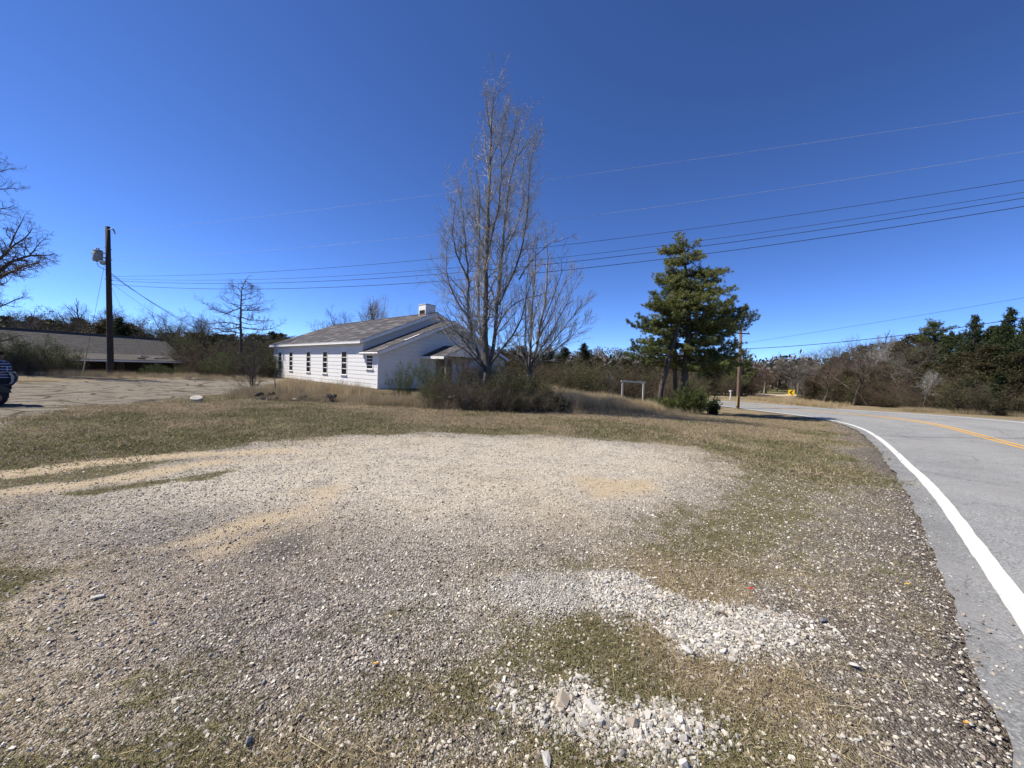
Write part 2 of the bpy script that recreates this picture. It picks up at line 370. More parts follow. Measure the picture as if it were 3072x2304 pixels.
# ------------------------------------------------------------------ ground sheet
def axis(lo, hi, f0, f1, s0, g, far):
    a = [f0]
    while a[-1] < f1: a.append(a[-1]+s0)
    s = s0
    while a[-1] < hi: s *= g; a.append(a[-1]+s)
    s = s0; b = [f0]
    while b[-1] > lo: s *= g; b.append(b[-1]-s)
    return np.array(sorted(set(b[1:]+a)))
gx = axis(-2500, 2500, -14, 16, .14, 1.05, 0); gy = axis(-400, 3000, 1.0, 18, .14, 1.05, 0)
X, Y = np.meshgrid(gx, gy); PG = np.stack([X.ravel(), Y.ravel()], -1)
Z = T(PG[:, 0], PG[:, 1]); zn = zones(PG)
nearm = np.hypot(PG[:, 0], PG[:, 1]) < 60
Z += nearm*(.035*(fbm(PG, 1.3, 5)-.5)+.012*(fbm(PG, .3, 6)-.5)) + zn['white']*.03*fbm(PG, .5, 8)
Z -= .10*sstep(-.55, -.15, zn['ro'])*sstep(7.75, 7.4, zn['ro'])
# distant hill to the right of centre
hd = np.exp(-(((PG[:, 0]-95)/120)**2+((PG[:, 1]-330)/70)**2))
Z += 15*hd
nx_, ny_ = len(gx), len(gy); ii = np.arange(nx_*ny_).reshape(ny_, nx_)
q = np.stack([ii[:-1, :-1], ii[:-1, 1:], ii[1:, 1:], ii[1:, :-1]], -1).reshape(-1, 4)
g = MB(); g.add(np.c_[PG, Z], q)

def ground_material():
    m, t, b = new_mat('ground_mix'); co = objco(t)
    def A(n): a = t.nodes.new('ShaderNodeAttribute'); a.attribute_name = n; return a.outputs['Fac']
    def vor(s, feat='F1', c=co, rd=1.0):
        v = t.nodes.new('ShaderNodeTexVoronoi'); v.feature = feat; v.inputs['Scale'].default_value = s; v.inputs['Randomness'].default_value = rd
        t.links.new(c, v.inputs['Vector']); return v
    def bw(c): s = t.nodes.new('ShaderNodeSeparateColor'); t.links.new(c, s.inputs[0]); return s.outputs[0]
    v1 = vor(120); v2 = vor(62); v3 = vor(28)
    c1, c2, c3 = bw(v1.outputs['Color']), bw(v2.outputs['Color']), bw(v3.outputs['Color'])
    nf = noise(t, 9, 6, .7, co); nm = noise(t, 1.7, 5, .65, co); nl = noise(t, .33, 4, .6, co); nx = noise(t, 38, 5, .75, co)
    sp = math_(t, 'ADD', math_(t, 'MULTIPLY', c1, .5), math_(t, 'ADD', math_(t, 'MULTIPLY', c2, .28), math_(t, 'MULTIPLY', c3, .22)))
    sp = math_(t, 'ADD', math_(t, 'MULTIPLY', sp, .8), math_(t, 'MULTIPLY', nf, .2))
    grav = ramp(t, sp, [(.16, (.045, .038, .032)), (.38, (.15, .13, .108)), (.58, (.30, .265, .22)), (.82, (.55, .50, .43))])
    gravb = ramp(t, sp, [(.14, (.14, .115, .085)), (.34, (.36, .315, .245)), (.56, (.55, .495, .40)), (.82, (.74, .68, .57))])
    gravg = ramp(t, sp, [(.18, (.04, .034, .031)), (.42, (.125, .108, .096)), (.60, (.25, .22, .195)), (.84, (.50, .455, .40))])
    whit = ramp(t, sp, [(.14, (.07, .062, .055)), (.34, (.22, .205, .18)), (.6, (.40, .38, .34)), (.85, (.62, .60, .54))])
    gs = math_(t, 'ADD', math_(t, 'MULTIPLY', nf, .45), math_(t, 'MULTIPLY', nx, .55))
    gdry = ramp(t, gs, [(.34, (.095, .072, .045)), (.5, (.235, .185, .115)), (.66, (.40, .33, .22))])
    ggrn = ramp(t, gs, [(.34, (.06, .052, .027)), (.5, (.145, .13, .066)), (.66, (.28, .245, .145))])
    tanc = ramp(t, gs, [(.3, (.30, .225, .14)), (.5, (.50, .40, .265)), (.7, (.62, .53, .38))])
    shol = ramp(t, sp, [(.2, (.045, .036, .032)), (.45, (.12, .10, .082)), (.64, (.21, .18, .148)), (.86, (.50, .46, .40))])
    base = mixc(t, A('bright'), grav, gravb); base = mixc(t, A('grey'), base, gravg)
    # lot colour drift
    base = mixc(t, math_(t, 'MULTIPLY', ramp(t, nl, [(.45, (0, 0, 0)), (.62, (1, 1, 1))]), .35), base, tanc)
    base = mixc(t, ramp(t, nm, [(.5, (0, 0, 0)), (.66, (.45, .45, .45))]), base, gravg)
    base = mixc(t, A('tan'), base, tanc)
    base = mixc(t, math_(t, 'MULTIPLY', A('darkp'), .75), base, (.06, .055, .055))
    base = mixc(t, math_(t, 'MULTIPLY', A('faint'), .6), base, whit)
    grc = mixc(t, A('green'), gdry, ggrn)
    n4 = noise(t, 3.6, 5, .7, co); gm_ = math_(t, 'ADD', math_(t, 'MULTIPLY', A('grass'), 1.3), math_(t, 'SUBTRACT', math_(t, 'ADD', math_(t, 'MULTIPLY', n4, 1.5), math_(t, 'ADD', math_(t, 'MULTIPLY', nf, .8), math_(t, 'MULTIPLY', nx, .6))), 1.62))
    gm_ = ramp(t, gm_, [(.42, (0, 0, 0)), (.62, (1, 1, 1))])
    base = mixc(t, A('shoulder'), base, shol)
    base = mixc(t, gm_, base, grc)
    base = mixc(t, ramp(t, math_(t, 'ADD', A('white'), math_(t, 'SUBTRACT', math_(t, 'ADD', n4, nf), 1.0)), [(.35, (0, 0, 0)), (.75, (1, 1, 1))]), base, whit)
    # old lot
    cr = vor(.55, 'DISTANCE_TO_EDGE', stretch(t, co, (1, 1.6, 1))); cr2 = vor(1.5, 'DISTANCE_TO_EDGE', stretch(t, co, (.8, 1.8, 1)))
    ap = ramp(t, nm, [(.35, (.12, .10, .072)), (.5, (.205, .175, .13)), (.66, (.29, .255, .195))])
    ap = mixc(t, .35, ap, ramp(t, sp, [(.2, (.10, .09, .07)), (.8, (.42, .38, .32))]))
    ap = mixc(t, math_(t, 'MULTIPLY', ramp(t, cr.outputs['Distance'], [(.02, (1, 1, 1)), (.05, (0, 0, 0))]), .9), ap, (.055, .05, .03))
    ap = mixc(t, math_(t, 'MULTIPLY', ramp(t, cr2.outputs['Distance'], [(.012, (1, 1, 1)), (.03, (0, 0, 0))]), .7), ap, (.07, .06, .04))
    base = mixc(t, A('asph'), base, ap)
    t.links.new(base, b.inputs['Base Color']); b.inputs['Roughness'].default_value = .95; b.inputs['Specular IOR Level'].default_value = .1
    h = math_(t, 'ADD', math_(t, 'MULTIPLY', v1.outputs['Distance'], -.9), math_(t, 'MULTIPLY', v2.outputs['Distance'], -.7))
    h = math_(t, 'ADD', h, math_(t, 'MULTIPLY', nf, .8))
    bump(t, b, h, .85, .018)
    return m
m_ground = ground_material()
go = g.obj('ground', m_ground, smooth=True); tag(go, kind='structure')
for k in ('bright', 'grey', 'white', 'faint', 'grass', 'tan', 'darkp', 'shoulder', 'asph', 'green'):
    a = go.data.attributes.new(k, 'FLOAT', 'POINT'); a.data.foreach_set('value', zn[k].astype(np.float32))

# ------------------------------------------------------------------ road
def asphalt():
    m, t, b = new_mat('road_asphalt'); co = objco(t)
    v = t.nodes.new('ShaderNodeTexVoronoi'); v.inputs['Scale'].default_value = 85; t.links.new(co, v.inputs['Vector'])
    s = t.nodes.new('ShaderNodeSeparateColor'); t.links.new(v.outputs['Color'], s.inputs[0])
    nf = noise(t, 30, 6, .75, co); nm = noise(t, 1.1, 5, .6, co); cm = noise(t, .25, 3, .5, co)
    sp = math_(t, 'ADD', math_(t, 'MULTIPLY', s.outputs[0], .5), math_(t, 'MULTIPLY', nf, .5))
    c = ramp(t, sp, [(.22, (.085, .087, .085)), (.48, (.20, .205, .20)), (.75, (.40, .405, .395))])
    c = mixc(t, ramp(t, nm, [(.42, (0, 0, 0)), (.7, (.5, .5, .5))]), c, (.15, .155, .155))
    c = mixc(t, ramp(t, cm, [(.45, (0, 0, 0)), (.7, (.35, .35, .35))]), c, (.30, .295, .28))
    # wheel tracks and the dirty outer edge follow the lane
    a = t.nodes.new('ShaderNodeAttribute'); a.attribute_name = 'lane'
    tr = ramp(t, a.outputs['Fac'], [(.0, (.75, .75, .75)), (.07, (.0, .0, .0)), (.20, (.35, .35, .35)), (.30, (0, 0, 0)), (.40, (.35, .35, .35)), (.5, (0, 0, 0)), (.62, (.35, .35, .35)), (.72, (0, 0, 0)), (.84, (.35, .35, .35)), (.93, (0, 0, 0)), (1.0, (.6, .6, .6))])
    c = mixc(t, math_(t, 'MULTIPLY', tr, ramp(t, nm, [(.2, (.3, .3, .3)), (.7, (1, 1, 1))])), c, (.155, .15, .142))
    ck = t.nodes.new('ShaderNodeTexVoronoi'); ck.feature = 'DISTANCE_TO_EDGE'; ck.inputs['Scale'].default_value = .28
    dn = noise(t, 3, 4, .6, co); mp = t.nodes.new('ShaderNodeVectorMath'); mp.operation = 'ADD'; t.links.new(co, mp.inputs[0])
    cx = t.nodes.new('ShaderNodeCombineXYZ'); t.links.new(dn, cx.inputs[0]); t.links.new(dn, cx.inputs[1]); t.links.new(cx.outputs[0], mp.inputs[1]); t.links.new(mp.outputs[0], ck.inputs['Vector'])
    c = mixc(t, math_(t, 'MULTIPLY', ramp(t, ck.outputs['Distance'], [(.002, (1, 1, 1)), (.006, (0, 0, 0))]), .55), c, (.05, .05, .05))
    n5 = noise(t, .7, 6, .75, stretch(t, co, (1.4, .35, 1))); c = mixc(t, ramp(t, n5, [(.50, (0, 0, 0)), (.58, (.5, .5, .5)), (.66, (0, 0, 0))]), c, (.25, .245, .235))
    ck2 = t.nodes.new('ShaderNodeTexVoronoi'); ck2.feature = 'DISTANCE_TO_EDGE'; ck2.inputs['Scale'].default_value = .8; t.links.new(mp.outputs[0], ck2.inputs['Vector'])
    c = mixc(t, math_(t, 'MULTIPLY', ramp(t, ck2.outputs['Distance'], [(.001, (1, 1, 1)), (.005, (0, 0, 0))]), ramp(t, cm, [(.5, (0, 0, 0)), (.6, (.5, .5, .5))])), c, (.06, .06, .06))
    t.links.new(c, b.inputs['Base Color']); b.inputs['Roughness'].default_value = .82; bump(t, b, sp, .5, .006); return m
m_road = asphalt()
def paint(name, c, wear=.5):
    m, t, b = new_mat(name); co = objco(t); n = noise(t, 22, 6, .75, co); n2 = noise(t, 2.2, 4, .6, co)
    v = math_(t, 'ADD', math_(t, 'MULTIPLY', n, .6), math_(t, 'MULTIPLY', n2, .4))
    o = ramp(t, v, [(wear-.12, tuple(x*.45+.06 for x in c)), (wear-.02, tuple(x*.85 for x in c)), (.7, c)])
    t.links.new(o, b.inputs['Base Color']); b.inputs['Roughness'].default_value = .6; bump(t, b, n, .3, .004); return m
m_white_line = paint('road_paint_white', (.66, .65, .61), .46); m_yellow_line = paint('road_paint_yellow', (.66, .36, .055), .47)
def strip(name, offs, lift, mat, wobble=0.0, kind='structure', lane=False, i0=0, i1=None, fine=1):
    C, Nn = RC, RN
    if fine > 1:
        s = np.arange(len(RC)); s2 = np.linspace(0, len(RC)-1, len(RC)*fine); C = np.stack([np.interp(s2, s, RC[:, k]) for k in (0, 1)], -1); Nn = np.stack([np.interp(s2, s, RN[:, k]) for k in (0, 1)], -1)
    i1 = len(C) if i1 is None else i1; C = C[i0:i1]; Nn = Nn[i0:i1]; V = []
    for j, o in enumerate(offs):
        oo = np.full(len(C), float(o))
        if wobble and j in (0, len(offs)-1): oo = oo+wobble*(fbm(C+j*31, .35, 4)-.5)*2+wobble*(fbm(C+j*31, 2.2, 14)-.5)*2.5
        P = C+Nn*oo[:, None]; V.append(np.c_[P, T(P[:, 0], P[:, 1])+lift])
    n, m = len(C), len(offs); V = np.stack(V, 1).reshape(-1, 3); ii = np.arange(n*m).reshape(n, m)
    qd = np.stack([ii[:-1, :-1], ii[:-1, 1:], ii[1:, 1:], ii[1:, :-1]], -1).reshape(-1, 4)
    o = MB().add(V, qd).obj(name, mat, smooth=True); o['kind'] = kind
    if lane:
        a = o.data.attributes.new('lane', 'FLOAT', 'POINT'); a.data.foreach_set('value', np.tile((np.array(offs)-offs[0])/(offs[-1]-offs[0]), n).astype(np.float32))
    return o
offs = np.r_[-.38, np.linspace(-.1, 7.5, 21)]
strip('road', offs, .0, m_road, .055, lane=True, fine=5)
strip('edge_line', [-.08, .08], .006, m_white_line, .012, fine=4)
strip('edge_line', [6.73, 6.87], .006, m_white_line, .012, fine=2)
strip('centre_line', [3.28, 3.385], .006, m_yellow_line, .008, fine=2)
strip('centre_line', [3.515, 3.62], .006, m_yellow_line, .008, fine=2)

# far driveway of pale dirt and the mown field behind it
m_drive = simple('pale_dirt', (.60, .50, .36), (.42, .34, .23), 2, bmp=.2)
m_field = simple('mown_field', (.17, .17, .075), (.11, .10, .05), 1.2, bmp=.2)
def ribbon(name, pts, wd, lift, mat):
    P = np.array(pts, float); C = smooth_curve(P, 40); Tt = np.gradient(C, axis=0); Tt /= np.linalg.norm(Tt, axis=1, keepdims=True); Nn = np.stack([Tt[:, 1], -Tt[:, 0]], -1)
    V = []
    for o in (-1, -.5, 0, .5, 1): Q = C+Nn*o*wd/2; V.append(np.c_[Q, T(Q[:, 0], Q[:, 1])+lift])
    V = np.stack(V, 1).reshape(-1, 3); ii = np.arange(200).reshape(40, 5)
    qd = np.stack([ii[:-1, :-1], ii[:-1, 1:], ii[1:, 1:], ii[1:, :-1]], -1).reshape(-1, 4)
    o = MB().add(V, qd).obj(name, mat, smooth=True); o['kind'] = 'structure'; return o

drv = ribbon('dirt_driveway', [gp(2200, 1182)[:2], gp(2260, 1183.5)[:2], gp(2340, 1185)[:2], gp(2440, 1187)[:2], gp(2480, 1192)[:2]], 4.5, .03, m_drive)
fld = ribbon('field', [(24, 92), (45, 88), (62, 86), (80, 88)], 26, .05, m_field)

# ------------------------------------------------------------------ white house
HU = np.array([-.738, .675, 0]); HV = np.array([.675, .738, 0]); ZZ = np.array([0, 0, 1.])
H0 = at(1133, 1167, 25.0); H0[2] = -.08
def hp(u, v, z): return H0 + HU*u + HV*v + np.array([0, 0, z-H0[2]])     # u along the long wall, v along the gable, z height
house = empty('white_house', H0, label='long white clapboard hall with grey shingle roof and a small lower front wing', cat='house')
def hobj(mb, name, mats, parent=None, smooth=False): return mb.obj(name, mats, parent or house, smooth)
def siding_mat():
    m, t, b = new_mat('white_siding'); co = objco(t); n = noise(t, 3.2, 6, .7, co); n2 = noise(t, 14, 5, .7, stretch(t, co, (1, 1, .35)))
    v = math_(t, 'ADD', math_(t, 'MULTIPLY', n, .55), math_(t, 'MULTIPLY', n2, .45))
    o = ramp(t, v, [(.28, (.30, .28, .25)), (.36, (.62, .61, .58)), (.46, (.64, .635, .61)), (.8, (.70, .69, .67))])
    t.links.new(o, b.inputs['Base Color']); b.inputs['Roughness'].default_value = .6; bump(t, b, n2, .2, .004); return m
m_sid = siding_mat()
m_trim = simple('white_trim', (.80, .79, .77), (.62, .60, .56), 6, rough=.6, bmp=.15)
m_soffit = simple('grey_soffit', (.55, .55, .54), (.40, .40, .39), 5, bmp=.1)
m_shingle, _t, _b = new_mat('asphalt_shingle')
_g = _t.nodes.new('ShaderNodeNewGeometry'); _n = noise(_t, 1.3, 5, .6, objco(_t)); _n2 = noise(_t, 60, 3, .7, objco(_t))
_v = math_(_t, 'ADD', math_(_t, 'MULTIPLY', _g.outputs['Random Per Island'], .55), math_(_t, 'MULTIPLY', _n, .45))
_c = ramp(_t, _v, [(.2, (.028, .025, .027)), (.45, (.044, .040, .043)), (.62, (.075, .068, .070)), (.8, (.19, .17, .165))])
_t.links.new(mixc(_t, .25, _c, ramp(_t, _n2, [(.3, (.04, .04, .04)), (.7, (.18, .17, .165))])), _b.inputs['Base Color']); bump(_t, _b, _n2, .4, .004)
m_pane, _t, _b = new_mat('dark_window_glass'); _b.inputs['Base Color'].default_value = (.012, .014, .016, 1); _b.inputs['Roughness'].default_value = .12; _b.inputs['Specular IOR Level'].default_value = .5
m_tar = simple('bare_roof_felt', (.05, .047, .045), (.03, .028, .027), 8)
m_dirtbase = simple('concrete_block', (.34, .32, .29), (.2, .18, .16), 5)
m_brick = simple('red_brick', (.30, .12, .075), (.18, .07, .045), 12)
m_rot = simple('weathered_wood', (.30, .26, .21), (.14, .115, .09), 7, st=(1, 1, .2))
m_black = simple('dark_interior', (.012, .011, .01), None, 3, bmp=0)

LU, WV, PU = 21.0, 11.8, 2.1        # length, width, depth of the lower front wing
EAVE_M, EAVE_A, RISE = 3.35, 2.52, 2.5
# foundation and solid core walls
hobj(MB().obox(hp(.06, .06, -.5), HU*(LU-.12), HV*(WV-.12), ZZ*.62), 'foundation', m_dirtbase)
core = MB(); core.prism([hp(PU, .05, .1), hp(PU, WV-.05, .1), hp(PU, WV-.05, EAVE_M-.1), hp(PU, WV/2, EAVE_M+RISE-.12), hp(PU, .05, EAVE_M-.1)], HU*(LU-PU-.02))
core.prism([hp(.03, .05, .1), hp(.03, WV-.05, .1), hp(.03, WV-.05, EAVE_A-.05), hp(.03, WV/2, EAVE_A+RISE-.1), hp(.03, .05, EAVE_A-.05)], HU*(PU-.05))
wall = hobj(core, 'wall', m_sid)
CH = .285
def board(parent, p, a, L, h=CH, mat=None):       # weatherboard: p lower start, a along, out = outward normal
    out = np.cross(a, ZZ); out = out if out@(-HV if abs(a@HU) > .5 else -HU) > 0 else -out
    P = [p+out*.024, p-out*.03, p+ZZ*h-out*.03, p+ZZ*h+out*.010]
    return MB().prism(P, a*L).obj('siding_board', mat or m_sid, parent)
def course_rows(z0, z1): 
    r = []; z = z0
    while z < z1-.03: r.append((z, min(CH, z1-z))); z += CH
    return r
WINS = [(u_, .78, 2.45, .86) for u_ in (4.95, 8.4, 11.9, 16.2, 19.3)]+[(1.08, 1.30, 2.18, .86)]
for i, (z, h) in enumerate(course_rows(.0, EAVE_M-.32)):
    cut = 3.5+((i*2.7) % 5.5); st = PU+.02 if z+h > EAVE_A-.02 else 0.0
    edges = [st]; e = cut
    while e < LU-1: 
        if e > st+.6: edges.append(e)
        e += 7.3
    edges.append(LU)
    for a, b_ in zip(edges[:-1], edges[1:]):
        spans = [(a, b_)]
        for (wu, w0, w1, wd_) in WINS:
            if z+h > w0-.1 and z < w1+.05:
                nsp = []
                for p0, p1 in spans:
                    l_, r__ = wu-wd_/2-.05, wu+wd_/2+.05
                    if r__ <= p0 or l_ >= p1: nsp.append((p0, p1))
                    else:
                        if l_ > p0+.03: nsp.append((p0, l_))
                        if r__ < p1-.03: nsp.append((r__, p1))
                spans = nsp
        for p0, p1 in spans: board(wall, hp(p0+.004, 0, z), HU, p1-p0-.008, h-.010)
# frieze under the main eave
hobj(MB().obox(hp(PU+.05, -.035, EAVE_M-.32), HU*(LU-PU-.05), HV*.03, ZZ*.24), 'frieze_board', m_trim)
# gable wall of the front wing: every course clipped to the roof slope
def vext(z, eave): 
    if z <= eave: return 0.0
    return (z-eave)/RISE*WV/2
for z, h in course_rows(.0, EAVE_A+RISE-.25):
    v0 = vext(z+h*.5, EAVE_A-.08)
    if WV-2*v0 > .3:
        board(wall, hp(0, v0, z), HV, WV/2-v0-.003, h-.010); board(wall, hp(0, WV/2+.003, z), HV, WV/2-v0-.003, h-.010)
for z, h in course_rows(EAVE_A-.3, EAVE_M+RISE-.25):
    v0 = vext(z+h*.5, EAVE_M-.08); vin = vext(z, EAVE_A+.1)
    if WV-2*v0 > .3: board(wall, hp(PU, v0, z), HV, WV-2*v0, h-.010)
# corner boards
for (u, v) in ((0, 0), (0, WV), (LU, 0)):
    hobj(MB().obox(hp(u-.04, v-.05, .0), HU*.1, HV*.1, ZZ*(EAVE_A-.05 if u == 0 else EAVE_M-.1)), 'corner_board', m_trim)
# roofs: slab + shingle courses
def slope(parent, p_eave0, along, L, up, S, ncourse, wtab, name='roof_slope', trim=True, skip=()):
    n = np.cross(along, up); n = n if n[2] > 0 else -n; n /= np.linalg.norm(n)
    slab = MB().obox(p_eave0-n*.11, along*L, up*S, n*.10).obj(name, m_soffit, parent)
    mb = MB(); ch = S/ncourse
    for i in range(ncourse):
        off = (i % 2)*wtab/2; x = -off
        while x < L:
            a = max(0, x); b_ = min(L, x+wtab-.012)
            if b_-a > .02 and (i, int(x/wtab)) not in skip:
                j = rnd.random()*.010; o = p_eave0+along*a+up*(i*ch-.02)
                P0 = o+n*(.010+j); P1 = o+along*(b_-a)+n*(.010+j); T0 = o+up*(ch+.03)+n*.002; T1_ = T0+along*(b_-a)
                Q0 = o-n*.006; Q1 = Q0+along*(b_-a)
                mb.add([Q0, Q1, P1, P0, T1_, T0], [(0, 1, 2, 3), (3, 2, 4, 5)])
            x += wtab
    sh = mb.obj('shingles', m_shingle, slab); sh['kind'] = 'stuff'
    return slab, n
def gable_roof(u0, u1, eave, ov_e, wtab, half=WV/2, vc=WV/2, rise=RISE, parent=None, nc=22, ovu=.45):
    S = math.hypot(half, rise); k = (half+ov_e)/half
    out = []
    for sgn in (1, -1):
        up = (HV*sgn*half + ZZ*rise)/S
        p = hp(u0, vc, 0)-HV*sgn*half; p[2] = eave; p = p-up*(S*(k-1))
        sl_, n = slope(parent or house, p, HU, u1-u0, up, S*k, nc, wtab)
        # rake boards and fascia
        for uu in (0, u1-u0):
            q = p+HU*(uu-(.02 if uu == 0 else 0))-n*.235
            MB().obox(q, up*(S*k), n*.20, HU*.025).obj('rake_board', m_trim, parent or house)
        MB().obox(p-ZZ*.20-up*.03-HU*.0, HU*(u1-u0), up*.028, ZZ*.155).obj('fascia_board', m_trim, parent or house)
        out.append((p, up, S*k, n))
    # ridge cap
    r = hp(u0, vc, eave+rise+.015)
    MB().obox(r-HV*.12-ZZ*.03, HU*(u1-u0), HV*.12+ZZ*.05, ZZ*.012).obox(r, HU*(u1-u0), HV*.12-ZZ*.05, ZZ*.012).obj('ridge_cap', m_shingle, parent or house)
    return out
mainr = gable_roof(PU-.35, LU+.4, EAVE_M, .38, .95)
wing = gable_roof(-.4, PU-.01, EAVE_A, .26, .33, nc=20)
# soffit returns under the eaves
for (u0, u1, e) in ((PU-.3, LU+.3, EAVE_M), (-.35, PU-.02, EAVE_A)):
    for v0 in (-.42, WV+.03): hobj(MB().obox(hp(u0, v0, e-.235), HU*(u1-u0), HV*.39, ZZ*.02), 'soffit', m_trim)
# loose shingle edge and bare patches on the wing roof
p, up, S, n = wing[0]
for k in range(3): hobj(MB().obox(p+HU*(.05+.03*k)+up*(2.2+.42*k)+n*.022, HU*.16, up*.40, n*.012), 'loose_strip', m_trim)
p, up, S, n = mainr[0]
for (a, s0, l) in ((3.2, 4.6, .9), (1.5, 5.3, .6), (4.3, 5.4, .5)): hobj(MB().obox(p+HU*a+up*s0+n*.02, HU*l, up*.05, n*.01), 'loose_strip', m_rot)
# gable louvre at the wing's peak
zt = EAVE_A+RISE-.3
for i in range(5):
    z = zt-.62+i*.115; hw = (zt-z)/RISE*WV/2*.88
    hobj(MB().obox(hp(-.055, WV/2-hw, z), HV*2*hw, -HU*.05+ZZ*.06, ZZ*.015), 'vent_slat', m_soffit)
hobj(MB().prism([hp(-.028, WV/2-1.45, zt-.66), hp(-.028, WV/2+1.45, zt-.66), hp(-.028, WV/2, zt-.03)], HU*.02), 'vent_opening', m_black)
# windows of the long wall
def house_window(u, z0, z1, wd, nl, label=None):
    fr = MB(); t = .05
    o = lambda a, z: hp(u+a, -.042, z)
    fr.obox(o(-wd/2-t, z0-t), HU*t, HV*.042, ZZ*(z1-z0+2*t)).obox(o(wd/2, z0-t), HU*t, HV*.042, ZZ*(z1-z0+2*t))
    fr.obox(o(-wd/2, z1), HU*wd, HV*.042, ZZ*t)
    fr.obox(o(-wd/2-t, z0-.2), HU*(wd+2*t), HV*.030, ZZ*.15).obox(o(-wd/2-t, z1+t), HU*(wd+2*t), HV*.030, ZZ*.10)
    w_ = fr.obj('window', m_trim, house)
    if label: w_['label'] = label
    MB().obox(hp(u-wd/2-t-.03, -.12, z0-t-.03), HU*(wd+2*t+.06), HV*.12, ZZ*.05).obj('sill', m_trim, w_)
    h = (z1-z0)/nl
    MB().obox(hp(u-wd/2, -.03, z0-t+.02), HU*wd, HV*.03, ZZ*(t-.02)).obj('sash_rail', m_trim, w_)
    for i in range(nl):
        za = z0+i*h; low = i < nl/2; dv = -.006 if low else -.014
        MB().obox(hp(u-wd/2+.03, dv+.010, za+.02), HU*(wd-.06), HV*.012, ZZ*(h-.06)).obj('pane', m_pane, w_)
        MB().obox(hp(u-wd/2, dv, za+h-.025), HU*wd, HV*.022, ZZ*(.045 if i != nl//2-1 else .065)).obj('sash_bar', m_trim, w_)
    for sd_ in (-1, 1):
        MB().obox(hp(u+sd_*(wd/2-.015)-.015, -.038, z0), HU*.03, HV*.02, ZZ*(z1-z0-.0)).obj('stile', m_trim, w_)
    return w_
for k, u in enumerate((4.95, 8.4, 11.9, 16.2, 19.3)):
    house_window(u, .78, 2.45, .86, 4)
house_window(1.08, 1.30, 2.18, .86, 4, 'small square-set window of the lower front wing')
# chimney
cx = 2.5; cz = EAVE_M+RISE
chm = hobj(MB().obox(hp(cx, WV/2-.62, cz-.55), HU*.95, HV*.95, ZZ*1.15), 'chimney', m_trim)
MB().obox(hp(cx-.03, WV/2-.65, cz+.60), HU*1.01, HV*1.01, ZZ*.06).obj('chimney_cap', m_soffit, chm)
MB().obox(hp(cx+.25, WV/2-.3, cz+.66), HU*.3, HV*.3, ZZ*.07).obj('flue', m_tar, chm)
MB().obox(hp(cx+.1, WV/2-.64, cz-.12), HU*.72, HV*.012, ZZ*.30).obj('broken_opening', m_black, chm)
for k in range(7): MB().obox(hp(cx+.06+k*.115, WV/2-.655, cz-.20+.02*rnd.random()), HU*.10, HV*.04, ZZ*(.07+.03*rnd.random())).obj('brick', m_brick, chm)
# front porch with its own little gable roof
por = []
PV, PH, PR, PE = 5.3, 1.95, .82, 2.32
S = math.hypot(PH, PR)
for sgn in (1, -1):
    up = (HV*sgn*PH+ZZ*PR)/S; p = hp(-2.7, PV, PE)-HV*sgn*(PH)
    sl_, n = slope(house, p-up*.12, HU, 2.66, up, S+.12, 9, .30, name='porch_roof')
    MB().obox(p-up*.16-ZZ*.16, HU*2.66, up*.028, ZZ*.16).obj('fascia_board', m_trim, house)
hobj(MB().prism([hp(-2.66, PV-PH+.05, PE-.02), hp(-2.66, PV+PH-.05, PE-.02), hp(-2.66, PV, PE+PR-.12)], HU*.05), 'porch_gable', m_trim)
for v in (PV-PH+.12, PV+PH-.2): hobj(MB().obox(hp(-2.6, v, -.2), HU*.11, HV*.11, ZZ*(PE+.02)), 'porch_post', m_rot)
hobj(MB().obox(hp(-2.65, PV-PH, -.3), HU*2.6, HV*2*PH, ZZ*.38), 'porch_floor', m_dirtbase)
dr = hobj(MB().obox(hp(-.045, PV-.75, .1), HV*1.5, HU*.03, ZZ*2.05), 'door', m_rot); MB().box(hp(-.07, PV-.1, 1.05), (.05, .05, .05)).obj('door_handle', m_tar, dr)
# service mast at the far corner
hobj(MB().path([hp(LU-.1, -.09, .3), hp(LU-.1, -.09, 2.9)], .03, 6).path([hp(LU-.1, -.09, 2.9), hp(LU-.05, -.35, 3.05), hp(LU+.0, -.62, 2.9)], .025, 6).obox(hp(LU-.22, -.15, 1.3), HU*.22, HV*.1, ZZ*.32), 'service_mast', m_soffit)

# ------------------------------------------------------------------ long low building on the left
m_groof = simple('grey_shingle_roof', (.14, .128, .112), (.085, .078, .068), 4, st=(1, 1, 3), bmp=.4)
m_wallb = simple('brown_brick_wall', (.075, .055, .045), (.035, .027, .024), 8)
LB = np.array(gxy(505, 44)); LBd = np.array([-.245, -.9695, 0]); LBn = np.array([.9695, -.245, 0])   # towards the camera side, outward
low = empty('low_building', LB, label='long low derelict building with a grey shingled roof and dark walls', cat='building')
EZ, RZ, Ln = 1.75+.0, 3.66, 33.0
zb = -.7
def lp(a, o, z): return np.array([LB[0], LB[1], 0])+LBd*a+LBn*o+np.array([0, 0, z])
zr, ze = 3.66, 1.22          # absolute heights of ridge and porch eave
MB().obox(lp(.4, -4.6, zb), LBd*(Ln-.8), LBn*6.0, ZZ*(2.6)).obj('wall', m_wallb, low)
MB().prism([lp(.4, -4.6, zb+2.6), lp(.4, 1.4, zb+2.6), lp(.4, -.8, zr-.15)], LBd*(Ln-.8)).obj('gable_wall', m_wallb, low)
